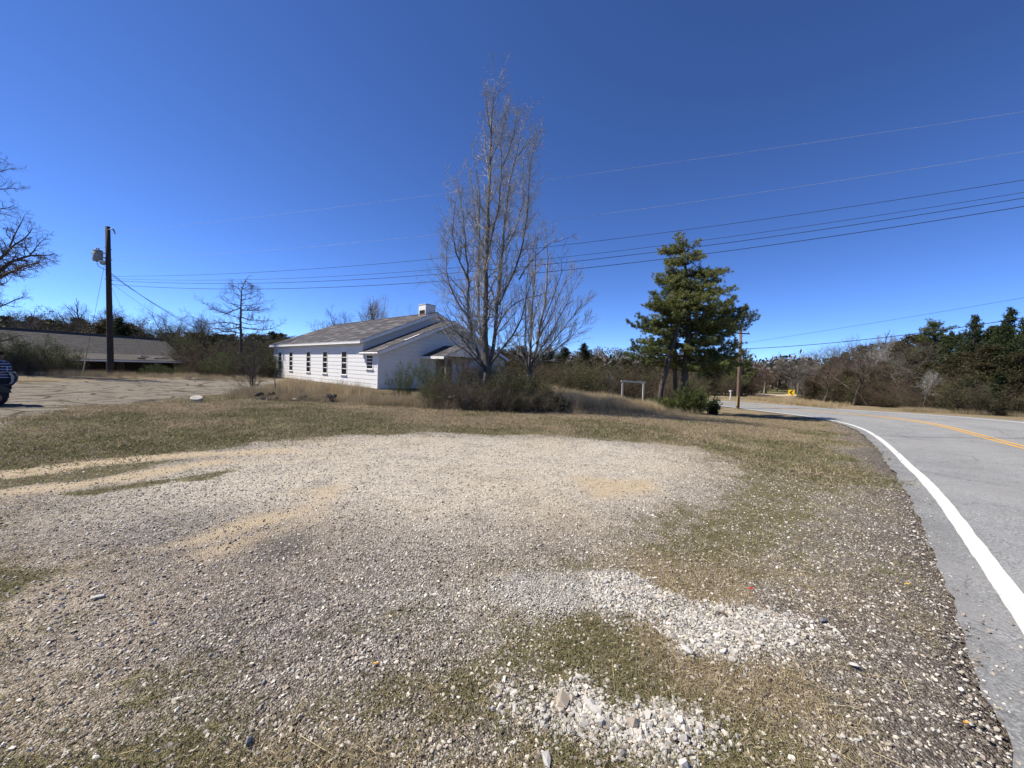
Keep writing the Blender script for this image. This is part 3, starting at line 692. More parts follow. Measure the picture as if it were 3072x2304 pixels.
def lslope(o0, z0, o1, z1, name, a0=0.0, a1=Ln):
    e = LBn*(o1-o0)+ZZ*(z1-z0); n = np.cross(LBd, e); n = n if n[2] > 0 else -n; n /= np.linalg.norm(n)
    s_ = MB().obox(lp(a0, o0, z0)-n*.12, LBd*(a1-a0), e, n*.10).obj(name, m_rot, low)
    mb = MB(); Le = np.linalg.norm(e); nc = max(3, int(Le/.2)); eu = e/Le
    for i in range(nc):
        x = a0-(i % 2)*.5
        while x < a1:
            a = max(a0, x); b_ = min(a1, x+.98)
            if b_-a > .05:
                o = lp(a, o0, z0)+eu*(Le-(i+1)*Le/nc); j = rnd.random()*.008
                mb.add([o-n*.01+eu*(Le/nc), o-n*.01+eu*(Le/nc)+LBd*(b_-a), o+n*(.012+j)+eu*(Le/nc)+LBd*(b_-a), o+n*(.012+j)+eu*(Le/nc), o+LBd*(b_-a)+n*.002, o+n*.002],
                       [(0, 1, 2, 3), (3, 2, 4, 5)])
            x += 1.0
    sh = mb.obj('shingles', m_groof, s_); sh['kind'] = 'stuff'; return s_
lslope(-.8, zr, 2.0, 1.72, 'roof_slope'); lslope(2.0, 1.72, 3.9, ze, 'porch_roof', -.9)
lslope(-.8, zr, -5.2, 1.6, 'roof_slope')
MB().obox(lp(-.9, 3.9, ze-.20), LBd*(Ln+.9), LBn*.03, ZZ*.15).obj('fascia_board', m_trim, low)
MB().obox(lp(-.05, -.95, zr-.02), LBd*(Ln+.1), LBn*.3, ZZ*.05).obj('ridge_cap', m_groof, low)
for k, a in enumerate((.6, 7.5, 14.5, 21.5, 28.5)): MB().obox(lp(a, 3.55, zb-.1), LBd*.14, LBn*.14, ZZ*(ze-zb)).obj('porch_post', m_rot, low)
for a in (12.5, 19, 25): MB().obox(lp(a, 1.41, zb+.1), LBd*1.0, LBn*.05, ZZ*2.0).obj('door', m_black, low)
for a in (5, 9.3, 15.8):
    wn = MB().obox(lp(a, 1.41, zb+.8), LBd*1.3, LBn*.06, ZZ*.08).obox(lp(a, 1.41, zb+1.95), LBd*1.3, LBn*.06, ZZ*.08).obox(lp(a, 1.41, zb+.88), LBd*.08, LBn*.06, ZZ*1.07).obox(lp(a+1.22, 1.41, zb+.88), LBd*.08, LBn*.06, ZZ*1.07).obj('window', m_rot, low)
    MB().obox(lp(a+.08, 1.41, zb+.88), LBd*.55, LBn*.03, ZZ*1.07).obj('pane', m_pane, wn); MB().obox(lp(a+.67, 1.41, zb+.88), LBd*.55, LBn*.03, ZZ*1.07).obj('pane', m_pane, wn)
for k, (a, o) in enumerate(((3.6, 2.5), (2.9, 3.1), (4.4, 3.3), (2.2, 3.0))):
    MB().obox(lp(a, o, 1.72-(o-2.0)*.263+.03), LBd*(.5+.3*rnd.random()), LBn*.18+ZZ*.0, ZZ*.06+LBn*.03).obj('roof_debris', m_trim if k != 2 else m_tar, low)

# ------------------------------------------------------------------ utility poles and wires
m_pole = simple('creosote_pole', (.055, .045, .038), (.025, .02, .018), 10, st=(1, 1, .15), bmp=.5)
m_pole2 = simple('brown_pole', (.20, .135, .09), (.10, .065, .045), 10, st=(1, 1, .15), bmp=.5)
m_steel = simple('galvanised_steel', (.42, .43, .43), (.30, .31, .31), 6, rough=.5)
m_tank = simple('transformer_grey', (.30, .31, .31), (.20, .205, .205), 5, rough=.55)
m_ins = simple('brown_porcelain', (.20, .14, .11), None, 4, rough=.35, bmp=0)
m_wire = simple('black_wire', (.03, .03, .035), None, 2, bmp=0); m_wire_al = simple('bare_wire', (.45, .45, .46), None, 2, rough=.5, bmp=0)
m_guard = simple('yellow_guy_guard', (.50, .42, .22), (.35, .28, .13), 4)
LP = gxy(332, 27.0); LPt = at(323, 680, 27.0); LPb = LP-ZZ*.4
pole = empty('utility_pole', LP, label='dark creosoted utility pole carrying a grey transformer, left of the white hall', cat='utility pole')
def polept(f): return LP+(LPt-LP)*f
MB().path([LPb]+[polept(f) for f in (0, .25, .5, .75, 1)], [.19, .19, .175, .16, .145, .135], 12).obj('pole_shaft', m_pole, pole, True)
def pf(py): return (1122-py)/442
tr0 = polept(pf(768))+np.array([-.66, -.06, 0]); tr_bot = tr0-ZZ*.36; tr_top = tr0+ZZ*.36
tk = MB().path([tr_bot, tr_bot+ZZ*.03, tr_top-ZZ*.04, tr_top], [.24, .26, .26, .20], 16).obj('transformer', m_tank, pole, True)
MB().path([tr_top, tr_top+ZZ*.05], [.27, .22], 16).obj('transformer_lid', m_tank, tk, True)
for dx in (-.08, .07): MB().path([tr_top+np.array([dx, 0, .04]), tr_top+np.array([dx, 0, .14]), tr_top+np.array([dx, 0, .24])], [.045, .035, .02], 8).obj('bushing', m_ins, tk, True)
for dz in (.15, -.15): MB().path([tr0+np.array([-.25, 0, dz]), tr0+np.array([-.42, 0, dz])], [.03, .04], 8).obj('secondary_bushing', m_ins, tk, True)
for dz in (.18, -.12): MB().obox(tr0+np.array([.22, -.03, dz]), (.34, 0, 0), (0, .06, 0), (0, 0, .06)).obj('mounting_bracket', m_steel, tk)
lamp = polept(pf(785))+np.array([-.22, -.16, 0])
lo = MB().path([lamp+ZZ*.10, lamp+ZZ*.04, lamp-ZZ*.02], [.07, .16, .21], 12).obj('yard_lamp', m_trim, pole, True)
MB().path([lamp-ZZ*.02, lamp-ZZ*.16, lamp-ZZ*.22], [.19, .15, .07], 12).obj('lamp_lens', m_steel, lo, True)
top = polept(pf(690)); MB().path([top+np.array([.1, -.1, 0]), top+np.array([.42, -.1, .06]), top+np.array([.52, -.1, -.10])], .03, 6).obj('cutout_arm', m_steel, pole)
MB().path([top+np.array([.5, -.1, .05]), top+np.array([.62, -.1, -.28])], .035, 8).obj('fuse_cutout', m_ins, pole)
for py in (745, 776, 835): 
    q = polept(pf(py)); MB().path([q-np.array([0, .25, 0]), q+np.array([.0, .25, 0])], .02, 6).path([q-np.array([.24, .0, 0]), q+np.array([.24, 0, 0])], .02, 6).obj('bolt', m_steel, pole)
MB().path([polept(.97)+np.array([.18, -.1, 0]), polept(.75)+np.array([.2, -.1, 0]), polept(.7)+np.array([.15, -.1, 0])], .008, 4).obj('ground_lead', m_wire, pole)
MB().path([tr_bot+np.array([-.05, -.05, 0]), tr_bot+np.array([.08, -.05, -.35]), polept(pf(808))+np.array([-.05, -.2, 0]), polept(pf(812))+np.array([.15, -.2, 0])], .018, 5).obj('jumper_cable', m_wire, pole)

RP = gxy(2213, 36.6); RPt = at(2223, 990, 36.6)
rp = empty('utility_pole', RP, label='brown wooden utility pole with a crossarm at the roadside bend', cat='utility pole')
MB().path([RP-ZZ*.3, RP, RP*.5+RPt*.5, RPt], [.16, .16, .145, .12], 10).obj('pole_shaft', m_pole2, rp, True)
ct = RP+(RPt-RP)*.955; ca = np.array([.97, .24, 0])
MB().obox(ct-ca*.9+np.array([0, -.19, -.05]), ca*1.8, (0, .09, 0), (0, 0, .10)).obj('crossarm', m_pole, rp)
for s_ in (-1, 1): MB().path([ct+ca*s_*.42+np.array([0, -.14, 0]), ct+np.array([0, -.12, -.42])], .016, 4).obj('arm_brace', m_steel, rp)
for s_ in (-.84, .78): MB().path([ct+ca*s_+np.array([0, -.14, .05]), ct+ca*s_+np.array([0, -.14, .14]), ct+ca*s_+np.array([0, -.14, .22])], [.02, .05, .03], 7).obj('insulator', m_ins, rp, True)
MB().path([RPt, RPt+ZZ*.12, RPt+ZZ*.2], [.02, .05, .03], 7).obj('insulator', m_ins, rp, True)
MB().obox(RP+np.array([-.19, -.19, .25]), (.03, 0, 0), (0, .1, 0), (0, 0, .9)).obj('reflector_strip', m_guard, rp)

OP = np.array([19.6, 10.5, T1(19.6, 10.5)]); OPh = 9.6
def wire(a, b, sag, r, mat, label, name='wire', cat='wire', group=None, n=40):
    a = np.array(a); b = np.array(b); t = np.linspace(0, 1, n)[:, None]
    P = a+(b-a)*t; P[:, 2] -= (4*sag*t*(1-t))[:, 0]
    return tag(MB().path(P, r, 4).obj(name, mat, smooth=True), label, cat, group)
def wire_px(pts_far, px2, d2, endp, r, mat, label, mid=None, group=None):
    """span from endp (near the left pole) to the point seen at px2; the sag is solved so that it passes the pixel mid"""
    a = np.array(endp); b = at(*px2, d2); b = a+(b-a)*1.3; b0_ = b.copy(); sag = .3
    if mid is not None:
        lo_, hi_ = -1.5, 4.5
        for _ in range(30):
            s_ = (lo_+hi_)/2; b = b0_+ZZ*(4*s_*(1-1/1.3)); t = np.linspace(0, 1, 300)[:, None]; P = a+(b-a)*t; P[:, 2] -= (4*s_*t*(1-t))[:, 0]
            dd = (P-np.array([0, 0, EYE]))@F_; ok = dd > 1; X_ = 1536+FPX*((P-np.array([0, 0, EYE]))@R_)/dd; Y_ = 1152-FPX*((P-np.array([0, 0, EYE]))@U_)/dd
            y = np.interp(mid[0], X_[ok], Y_[ok])
            if y < mid[1]: lo_ = s_
            else: hi_ = s_
        sag = s_; b = b0_+ZZ*(4*s_*(1-1/1.3))
    return wire(a, b, sag, r, mat, label, group=group, n=60)
G1 = 'wires strung from the left pole towards the upper right'
wire_px(None, (3072, 335), 13.5, polept(pf(700)), .0045, m_wire_al, 'highest pale thin wire across the sky, passing the crown of the tall bare tree', (1674, 535), G1)
wire_px(None, (3072, 455), 13.5, polept(pf(775)), .0045, m_wire_al, 'second pale thin wire, crossing the middle of the tall bare tree', (1674, 660), G1)
wire_px(None, (3072, 540), 13.8, polept(pf(826)), .009, m_wire, 'uppermost dark wire of the bundle of four above the pine', (2000, 697), G1)
wire_px(None, (3072, 577), 13.8, polept(pf(832)), .008, m_wire, 'thin second dark wire from the top of the bundle above the pine', (2000, 735), G1)
wire_px(None, (3072, 594), 13.8, polept(pf(838)), .011, m_wire, 'third dark wire from the top of the bundle above the pine', (2000, 752), G1)
wire_px(None, (3072, 619), 13.8, polept(pf(850)), .012, m_wire, 'lowest dark wire of the bundle, touching the top of the pine', (2000, 776), G1)
wire_px(None, (3072, 893), 27, at(2228, 1030, 36.6), .010, m_wire, 'thin upper wire running right from the roadside crossarm pole', (2600, 972), 'wires right of the roadside pole')
wire_px(None, (3072, 953), 27, at(2226, 1047, 36.6), .024, m_wire, 'thick black cable running right from the roadside crossarm pole', (2600, 1018), 'wires right of the roadside pole')
hs_ = hp(LU+.0, -.62, 2.9)
wire(polept(pf(812)), hs_, 1.2, .020, m_wire, 'thick black service cable sagging from the dark pole to the white hall')
wire(polept(pf(818)), hs_+np.array([.0, .05, -.05]), .95, .010, m_wire, 'thinner service wire just below the thick cable from the dark pole')
gq = gp(246, 1130); ga = polept(pf(740))
gy_ = empty('guy_wire', gq, label='straight guy wire with pale yellow guard left of the dark pole', cat='guy wire')
MB().path([gq, ga], .010, 4).obj('cable', m_wire, gy_); MB().path([gq, gq+(ga-gq)*.24], .032, 6).obj('guard', m_guard, gy_)
gq = at(640, 1035, 33); wire(polept(pf(840)), gq, .35, .008, m_wire, 'faint thin wire descending right from the dark pole behind the bare conifer')
g3 = gp(470, 1145); wire(polept(pf(840)), g3, 0.02, .006, m_wire, 'faint straight stay wire falling right from the dark pole')

# ------------------------------------------------------------------ sign, goal frame, mailbox, far bits
m_ysign = simple('sign_yellow', (.85, .55, .02), None, 3, rough=.4, bmp=0); m_blk = simple('sign_black', (.015, .015, .015), None, 3, rough=.4, bmp=0)
SP = gxy(2371, 40.0)
sg = empty('curve_sign', SP, label='yellow chevron sign pointing left on a thin post beside the far lane', cat='road sign')
nrm = np.array([-.62, -.78, 0]); nrm /= np.linalg.norm(nrm); sx = np.array([-nrm[1], nrm[0], 0]); sx = sx if sx[0] > 0 else -sx
pc = at(2374, 1177.5, 40.0); wS, hS = .54, .56
MB().obox(SP+np.array([-.02, 0, -.3]), (.05, 0, 0), (0, .03, 0), (0, 0, pc[2]+hS/2-SP[2]+.3)).obj('post', m_steel, sg)
MB().obox(pc-sx*wS/2-ZZ*hS/2+nrm*.03, sx*wS, ZZ*hS, nrm*.008).obj('panel', m_ysign, sg)
def s2(x, z): return pc+nrm*.0385+sx*(x*wS)+ZZ*(z*hS)
ch = MB().prism([s2(-.30, 0), s2(.08, .40), s2(.36, .40), s2(-.02, 0)], nrm*.004).prism([s2(-.30, 0), s2(-.02, 0), s2(.36, -.40), s2(.08, -.40)], nrm*.004).obj('chevron', m_blk, sg)

m_frame = simple('pale_wood_frame', (.58, .53, .43), (.40, .35, .27), 8, st=(1, 1, .3))
ga_, gb_ = gxy(1866, 23), gxy(1928, 23.6)
za_, zb_ = at(1869, 1146, 23), at(1932, 1150, 23.6)
gf = empty('goal_frame', (ga_+gb_)/2, label='small pale wooden goal frame standing in the tall tan grass', cat='goal frame')
for a, b_ in ((ga_, za_), (gb_, zb_)): MB().obox(a+np.array([-.045, 0, -.1]), (.09, 0, 0), (0, .09, 0), b_-a+np.array([0, 0, .1])).obj('post', m_frame, gf)
MB().obox(za_+np.array([-.1, 0, 0]), zb_-za_+np.array([.2, 0, 0]), (0, .09, 0), (0, 0, .10)).obj('crossbar', m_frame, gf)

mbx = gxy(2192, 50); mo = empty('mailbox_post', mbx, label='short pale post by the far bend of the road', cat='post')
MB().obox(mbx+np.array([-.06, 0, 0]), (.12, 0, 0), (0, .12, 0), (0, 0, 1.15)).obj('post', m_trim, mo)
MB().obox(mbx+np.array([-.12, -.2, 1.0]), (.24, 0, 0), (0, .5, 0), (0, 0, .22)).obj('box', m_steel, mo)

m_tin = simple('metal_roof_far', (.30, .29, .28), (.2, .19, .18), 3)
fb = gxy(2142, 130); fh = empty('distant_shed', fb, label='tiny distant shed with grey roof beyond the bend, left of the roadside pole', cat='shed')
MB().box(fb+np.array([0, 0, 1.0]), (4.6, 4, 2.2)).obj('wall', m_wallb, fh)
MB().prism([fb+np.array([-2.6, -2.2, 2.0]), fb+np.array([2.6, -2.2, 2.0]), fb+np.array([0, -2.2, 3.1])], (0, 4.4, 0)).obj('roof', m_tin, fh)
MB().obox(fb+np.array([-.6, -2.03, 0]), (1.2, 0, 0), (0, .02, 0), (0, 0, 1.9)).obj('door', m_black, fh)

# ------------------------------------------------------------------ vegetation generators
def nrmz(v):
    l = math.sqrt(v[0]*v[0]+v[1]*v[1]+v[2]*v[2]) or 1; return (v[0]/l, v[1]/l, v[2]/l)
def rot_about(d, ang, rg, az=None):
    rx, ry, rz = rg.gauss(0, 1), rg.gauss(0, 1), rg.gauss(0, 1)
    k = rx*d[0]+ry*d[1]+rz*d[2]; p = nrmz((rx-k*d[0], ry-k*d[1], rz-k*d[2])); c, s_ = math.cos(ang), math.sin(ang)
    return (d[0]*c+p[0]*s_, d[1]*c+p[1]*s_, d[2]*c+p[2]*s_)
def grow(segs, p, d, L, r, lvl, spec, rg, lim=None):
    sp = spec[lvl]; n = sp['n']; st = L/n; rr = r
    kids = sp.get('kids', 0); ks = sp.get('ks', .2); acc = rg.random()
    for i in range(n):
        wg = sp['wig']; tr = sp['trop']
        d = nrmz((d[0]+rg.gauss(0, wg), d[1]+rg.gauss(0, wg), d[2]+rg.gauss(0, wg)+tr))
        q = (p[0]+d[0]*st, p[1]+d[1]*st, p[2]+d[2]*st)
        r1 = r*(1-(1-sp['end'])*(i+1)/n)
        if lim and not lim(q): 
            segs.append((p, q, rr, r1*.5, lvl)); return
        segs.append((p, q, rr, r1, lvl)); rr = r1
        f = (i+1)/n
        if kids and f > ks:
            acc += kids/(n*(1-ks))
            while acc >= 1:
                acc -= 1; a = R(rg.uniform(*sp['ang'])); d2 = rot_about(d, a, rg)
                if sp.get('flat'): d2 = nrmz((d2[0], d2[1], d2[2]*sp['flat']))
                l2 = L*sp['lr']*(1-sp.get('fall', .5)*f)*rg.uniform(.7, 1.25)
                grow(segs, q, d2, l2, max(r1*sp['rr'], sp.get('mn', .0035)), lvl+1, spec, rg, lim)
        p = q
def segs_mb(segs, lo, hi, k):
    S_ = [x for x in segs if lo <= x[4] <= hi]; mb = MB()
    if S_: mb.tubes([x[0] for x in S_], [x[1] for x in S_], [x[2] for x in S_], [x[3] for x in S_], k)
    return mb
def blob_lim(cx, cy, cz, rx, rz, rg):
    j = [rg.uniform(.82, 1.12) for _ in range(12)]
    def f(q):
        a = math.atan2(q[1]-cy, q[0]-cx); k = j[int((a+math.pi)/(2*math.pi)*11.99)]
        return ((q[0]-cx)**2+(q[1]-cy)**2)/(rx*k)**2+(max(0, q[2]-cz)/(rz*k))**2+(min(0, q[2]-cz)/(rz*2.2))**2 < 1
    return f
PROTO = {}
def proto(key, parts): PROTO[key] = parts          # parts: list of (name, mesh)
def mk_bare(key, seed, H, tr, spread, mb_bark, mb_twig, upright=False, low=.25, twigs=1.0):
    rg = random.Random(seed); segs = []
    spec = [dict(n=9, wig=.07, trop=.05, end=.35, kids=9 if not upright else 13, ks=low, ang=(40, 70) if not upright else (28, 45), lr=.62, rr=.62, fall=.45),
            dict(n=8, wig=.17, trop=.05 if not upright else .13, end=.25, kids=8*twigs, ks=.2, ang=(30, 60), lr=.50, rr=.55, fall=.4),
            dict(n=6, wig=.20, trop=.04, end=.25, kids=6*twigs, ks=.15, ang=(25, 60), lr=.52, rr=.55, fall=.3),
            dict(n=4, wig=.20, trop=.04, end=.4, kids=6*twigs, ks=.1, ang=(25, 55), lr=.6, rr=.7, fall=.3), dict(n=3, wig=.22, trop=.03, end=.5)]
    if not upright:
        spec[0].update(n=6, kids=8, ks=.35, ang=(20, 62), lr=1.05, fall=.25, end=.5); spec[1].update(trop=.07, kids=9*twigs, n=9); spec[2].update(trop=.05)
    grow(segs, (0, 0, -.3), (0, 0, 1), H*(.52 if not upright else 1), tr, 0, spec, rg, blob_lim(0, 0, H*.56, spread, H*.5, rg))
    proto(key, [('trunk', segs_mb(segs, 0, 1, 6).mesh('trunk', mb_bark, True)), ('crown', segs_mb(segs, 2, 9, 3).mesh('crown', mb_twig))])
def mk_cedar(key, seed, H, rad, mat, dense=1.0, pointed=1.0):
    rg = random.Random(seed); nr = np.random.default_rng(seed); tb = MB().path([(0, 0, -.3), (0, 0, H*.5), (0.05, 0, H*.97)], [H*.018, H*.012, .01], 6); segs = []; C = []; D = []
    nb = int(110*dense)
    for i in range(nb):
        f = (i+.5)/nb; z = H*(.03+.95*f); rr = rad*((1-f)**(.75*pointed))*rg.uniform(.55, 1.15)+.12
        if rg.random() < .15: rr *= .55
        a = rg.uniform(0, 6.283); up = .25+.9*f
        tip = (math.cos(a)*rr, math.sin(a)*rr, z+rr*up)
        segs.append(((0, 0, z), tip, .02*(1-f)+.006, .004, 0)); m = int(26*rr/rad*1.2+5)
        for j in range(m):
            t = .25+.75*(j+rg.random())/m; s_ = .16*rr+.05
            C.append((tip[0]*t+rg.gauss(0, s_), tip[1]*t+rg.gauss(0, s_), z+(tip[2]-z)*t+rg.gauss(0, s_*.8))); D.append((math.cos(a)*.6, math.sin(a)*.6, .9))
    C = np.array(C); D = np.array(D); k = 7
    Cr = np.repeat(C, k, 0)+nr.normal(size=(len(C)*k, 3))*.05; Dr = np.repeat(D, k, 0)*.55+nr.normal(size=(len(C)*k, 3))*.65; Dr /= np.linalg.norm(Dr, axis=1, keepdims=True)
    fb_ = MB().blades(Cr, Dr, nr.uniform(.10, .26, len(Cr)), nr.uniform(.045, .09, len(Cr)))
    tb.tubes([x[0] for x in segs], [x[1] for x in segs], [x[2] for x in segs], [x[3] for x in segs], 3)
    proto(key, [('trunk', tb.mesh('trunk', m_bark_dark)), ('crown', fb_.mesh('crown', mat))])
def mk_shrub(key, seed, H, W, mt, leafmat=None, nst=16, leaf=0, twigs=1.0, upw=.5):
    rg = random.Random(seed); nr = np.random.default_rng(seed); segs = []
    spec = [dict(n=7, wig=.12, trop=.03, end=.3, kids=8*twigs, ks=.12, ang=(20, 55), lr=.50, rr=.6, fall=.45), dict(n=5, wig=.16, trop=.04, end=.3, kids=6*twigs, ks=.1, ang=(25, 60), lr=.55, rr=.65, fall=.3),
            dict(n=3, wig=.2, trop=.03, end=.4, kids=3*twigs, ks=.1, ang=(25, 60), lr=.6, rr=.7), dict(n=2, wig=.2, trop=.02, end=.5)]
    for i in range(nst):
        a = rg.uniform(0, 6.283); t = rg.uniform(.1, .85); b = rg.random()**.7*W*.45
        grow(segs, (math.cos(a)*b, math.sin(a)*b, -.1), nrmz((math.cos(a)*t, math.sin(a)*t, 1/max(upw, .1)*.6)), H*rg.uniform(.65, 1.1), .014+.008*rg.random(), 0, spec, rg)
    parts = [('stems', segs_mb(segs, 0, 9, 3).mesh('stems', mt))]
    if leaf:
        tips = np.array([x[1] for x in segs if x[4] >= 1 and x[1][2] > .05]); i = nr.integers(0, len(tips), leaf)
        parts.append(('foliage', MB().leaves(tips[i]+nr.normal(size=(leaf, 3))*.07, nr.uniform(.04, .10, leaf), nr.uniform(.02, .05, leaf)).mesh('foliage', leafmat)))
    proto(key, parts)
CNT = {}
def plant(key, name, x, y, s=(1, 1), rz=None, label=None, cat='tree', group=None, tilt=0.0, dz=0.0):
    e = bpy.data.objects.new(name, None); col.objects.link(e); e.location = (x, y, T1(x, y)+dz if dz > -50 else 0)
    e.rotation_euler = (rnd.uniform(-tilt, tilt), rnd.uniform(-tilt, tilt), rnd.uniform(0, 6.28) if rz is None else rz); e.scale = (s[0], s[0], s[1])
    tag(e, label, cat, group)
    for nm, me in PROTO[key]:
        o = bpy.data.objects.new(nm, me); col.objects.link(o); o.parent = e
    return e

mk_bare('bare_a', 11, 8.0, .15, 3.4, m_bark_dark, m_twig_brown)
mk_bare('bare_b', 12, 8.0, .17, 4.0, m_bark_grey, m_twig_pale, low=.3)
mk_bare('bare_c', 13, 8.5, .13, 2.8, m_bark_dark, m_twig_dark, upright=True)
mk_bare('bare_d', 14, 6.0, .13, 3.4, m_bark_dark, m_twig_red, low=.2)
mk_bare('bare_e', 15, 9.0, .14, 3.0, m_bark_grey, m_twig_grey, upright=True, low=.3)
mk_cedar('cedar_a', 21, 8.0, 1.9, m_cedar)
mk_cedar('cedar_b', 22, 7.0, 2.2, m_cedar_brown, 1.1, .8)
mk_cedar('cedar_c', 23, 6.0, 1.6, m_cedar, .9, 1.1)
mk_shrub('brush_brown', 31, 2.6, 2.4, m_twig_brown, m_brushleaf, 18, 1500)
mk_shrub('brush_red', 32, 2.8, 2.4, m_twig_red, None, 20, 0, 1.2)
mk_shrub('brush_dark', 33, 2.4, 2.6, m_twig_dark, m_olive, 18, 2500)
mk_shrub('brush_olive', 34, 2.6, 2.4, m_twig_brown, m_olive, 18, 6500)
mk_shrub('brush_green', 35, 2.4, 2.4, m_twig_brown, m_green, 16, 9000)
mk_shrub('brush_pale', 36, 2.6, 2.2, m_twig_pale, None, 20, 0, 1.1)

# pines --------------------------------------------------------------
def pine_puffs(C, nr, k=34, L=(.10, .19), up=.45):
    C = np.array(C); n = len(C); Cr = np.repeat(C, k, 0)+nr.normal(size=(n*k, 3))*.035
    D = nr.normal(size=(n*k, 3)); D[:, 2] += up; D /= np.linalg.norm(D, axis=1, keepdims=True)
    return MB().blades(Cr, D, nr.uniform(*L, n*k), nr.uniform(.018, .034, n*k))
def pine(root, trunk, radii, branches, seed, k=34, mat=None):
    """trunk: points; branches: list of (point index fraction on trunk, direction, length)"""
    rg = random.Random(seed); nr = np.random.default_rng(seed)
    MB().path(trunk, radii, 9).obj('trunk', m_bark_dark, root, True)
    tp = np.array(trunk); sl_ = np.r_[0, np.cumsum(np.linalg.norm(np.diff(tp, axis=0), axis=1))]; sl_ /= sl_[-1]
    segs = []; C = []
    for f, d, L in branches:
        p = np.array([np.interp(f, sl_, tp[:, k_]) for k_ in range(3)]); d = np.array(d, float); d /= np.linalg.norm(d); n = max(4, int(L/.35)); st = L/n; r = .018+.014*L
        for i in range(n):
            g_ = (i+1)/n; d = d+nr.normal(size=3)*.10+np.array([0, 0, -.045+.13*g_]); d /= np.linalg.norm(d); q = p+d*st
            segs.append((tuple(p), tuple(q), r*(1-.75*i/n), r*(1-.75*(i+1)/n), 0))
            if g_ > .22 or L < 1.2:
                for _ in range(2 if L > 1.2 else 1):
                    side = np.cross(d, [0, 0, 1])*rg.choice((-1, 1)); d2 = d*.55+side*.8+nr.normal(size=3)*.2+np.array([0, 0, .25]); d2 /= np.linalg.norm(d2)
                    l2 = L*.30*rg.uniform(.5, 1.15)*(1.1-.5*g_)+.22; e = q+d2*l2; segs.append((tuple(q), tuple(e), .012, .006, 1))
                    m = max(2, int(l2/.125))
                    for j in range(m): C.append(q+d2*l2*((j+1)/m)+nr.normal(size=3)*.06+np.array([0, 0, .05]))
                C.append(q+nr.normal(size=3)*.08+np.array([0, 0, .06]))
            p = q
        C += [p+nr.normal(size=3)*.08 for _ in range(2)]
    segs_mb(segs, 0, 9, 4).obj('branches', m_bark_dark, root)
    o = pine_puffs(C, nr, k).obj('crown', mat or m_pine, root); return o, len(C)

PD = 27.0
def tpix(L, dep): return [at(a, b, dep+(c[0] if c else 0)) for a, b, *c in L]
# upright pine
PB = gxy(2050, PD)
pn = empty('pine_tree', PB, label='tall upright dark green pine in the middle of the roadside pine group', cat='tree')
trk = [PB-ZZ*.3]+tpix([(2052, 1200), (2054, 1120), (2064, 1030), (2066, 940), (2062, 850), (2052, 770), (2050, 722)], PD)
prof = [(722, 36, 40), (740, 50, 52), (770, 60, 74), (800, 60, 95), (830, 70, 105), (850, 85, 115), (880, 88, 120), (905, 95, 150), (935, 125, 175), (960, 118, 168), (980, 130, 150), (1005, 110, 140), (1030, 110, 150), (1050, 120, 150), (1080, 110, 120), (1105, 60, 80)]
rg = random.Random(5); br = []
tpa = np.array(trk); tsl = np.r_[0, np.cumsum(np.linalg.norm(np.diff(tpa, axis=0), axis=1))]; tsl /= tsl[-1]
zs = tpa[:, 2]; mpp = PD/FPX
for i in range(112):
    f = ((i//10*10+5+rg.uniform(-1.3, 1.3))/112)**.9; py = 1112-(1112-728)*f
    lw, rw = [np.interp(py, [a[0] for a in prof], [a[j] for a in prof]) for j in (1, 2)]
    a = rg.uniform(0, 6.283); L = (lw if math.cos(a) < 0 else rw)*mpp*abs(math.cos(a))+(lw+rw)/2*mpp*.85*abs(math.sin(a)); L = L*rg.uniform(.55, 1.0)
    zz = at(2060, py, PD)[2]-L*.18; ff = float(np.interp(zz, zs, tsl)); br.append((ff, (math.cos(a), math.sin(a), -.02+.7*max(0, f-.82)), max(L, .5)))
for (py, sgn, wpx) in ((815, 1, 88), (905, 1, 140), (940, 1, 175), (962, 1, 168), (1035, 1, 150), (1080, 1, 118), (935, -1, 130), (905, -1, 120), (835, -1, 95)):
    zz = at(2060, py, PD)[2]-wpx*mpp*.15; br.append((float(np.interp(zz, zs, tsl)), (sgn, rg.uniform(-.35, .35), .02), wpx*mpp*(.8 if sgn > 0 else .95)))
pine(pn, trk, [.27, .25, .24, .2, .16, .12, .07, .03], br, 51, 30)
# leaning pine
PB2 = gxy(1972, PD-1)
pn2 = empty('pine_tree', PB2, label='pine with a slanting bare lower trunk, leaning right into the pine group', cat='tree')
trk2 = [PB2-ZZ*.3]+tpix([(1985, 1160), (2005, 1090), (2022, 1030), (2036, 970), (2045, 900), (2040, 840)], PD-.8)
br = []; tpa = np.array(trk2); tsl = np.r_[0, np.cumsum(np.linalg.norm(np.diff(tpa, axis=0), axis=1))]; tsl /= tsl[-1]; zs = tpa[:, 2]
for (py, sgn, wpx) in ((1075, -1, 115), (1058, -1, 105), (1045, -1, 95), (1030, -1, 110), (1000, -1, 80), (985, -1, 125), (970, -1, 110), (960, -1, 100), (930, -1, 100), (915, -1, 85), (880, -1, 70), (860, 1, 30), (1040, 1, 60), (1075, -1, 70)):
    zz = at(2030, py, PD)[2]-wpx*mpp*.12; br.append((max(.3, float(np.interp(zz, zs, tsl))), (sgn, rg.uniform(-.6, .6), .02), wpx*mpp))
for i in range(14):
    py = rg.uniform(860, 1000); L = 75*mpp*rg.uniform(.6, 1.1); a = rg.uniform(0, 6.28); br.append((max(.35, float(np.interp(at(2030, py, PD)[2]-L*.15, zs, tsl))), (math.cos(a), math.sin(a), .05), L))
pine(pn2, trk2, [.17, .16, .15, .13, .11, .08, .05], br, 52)
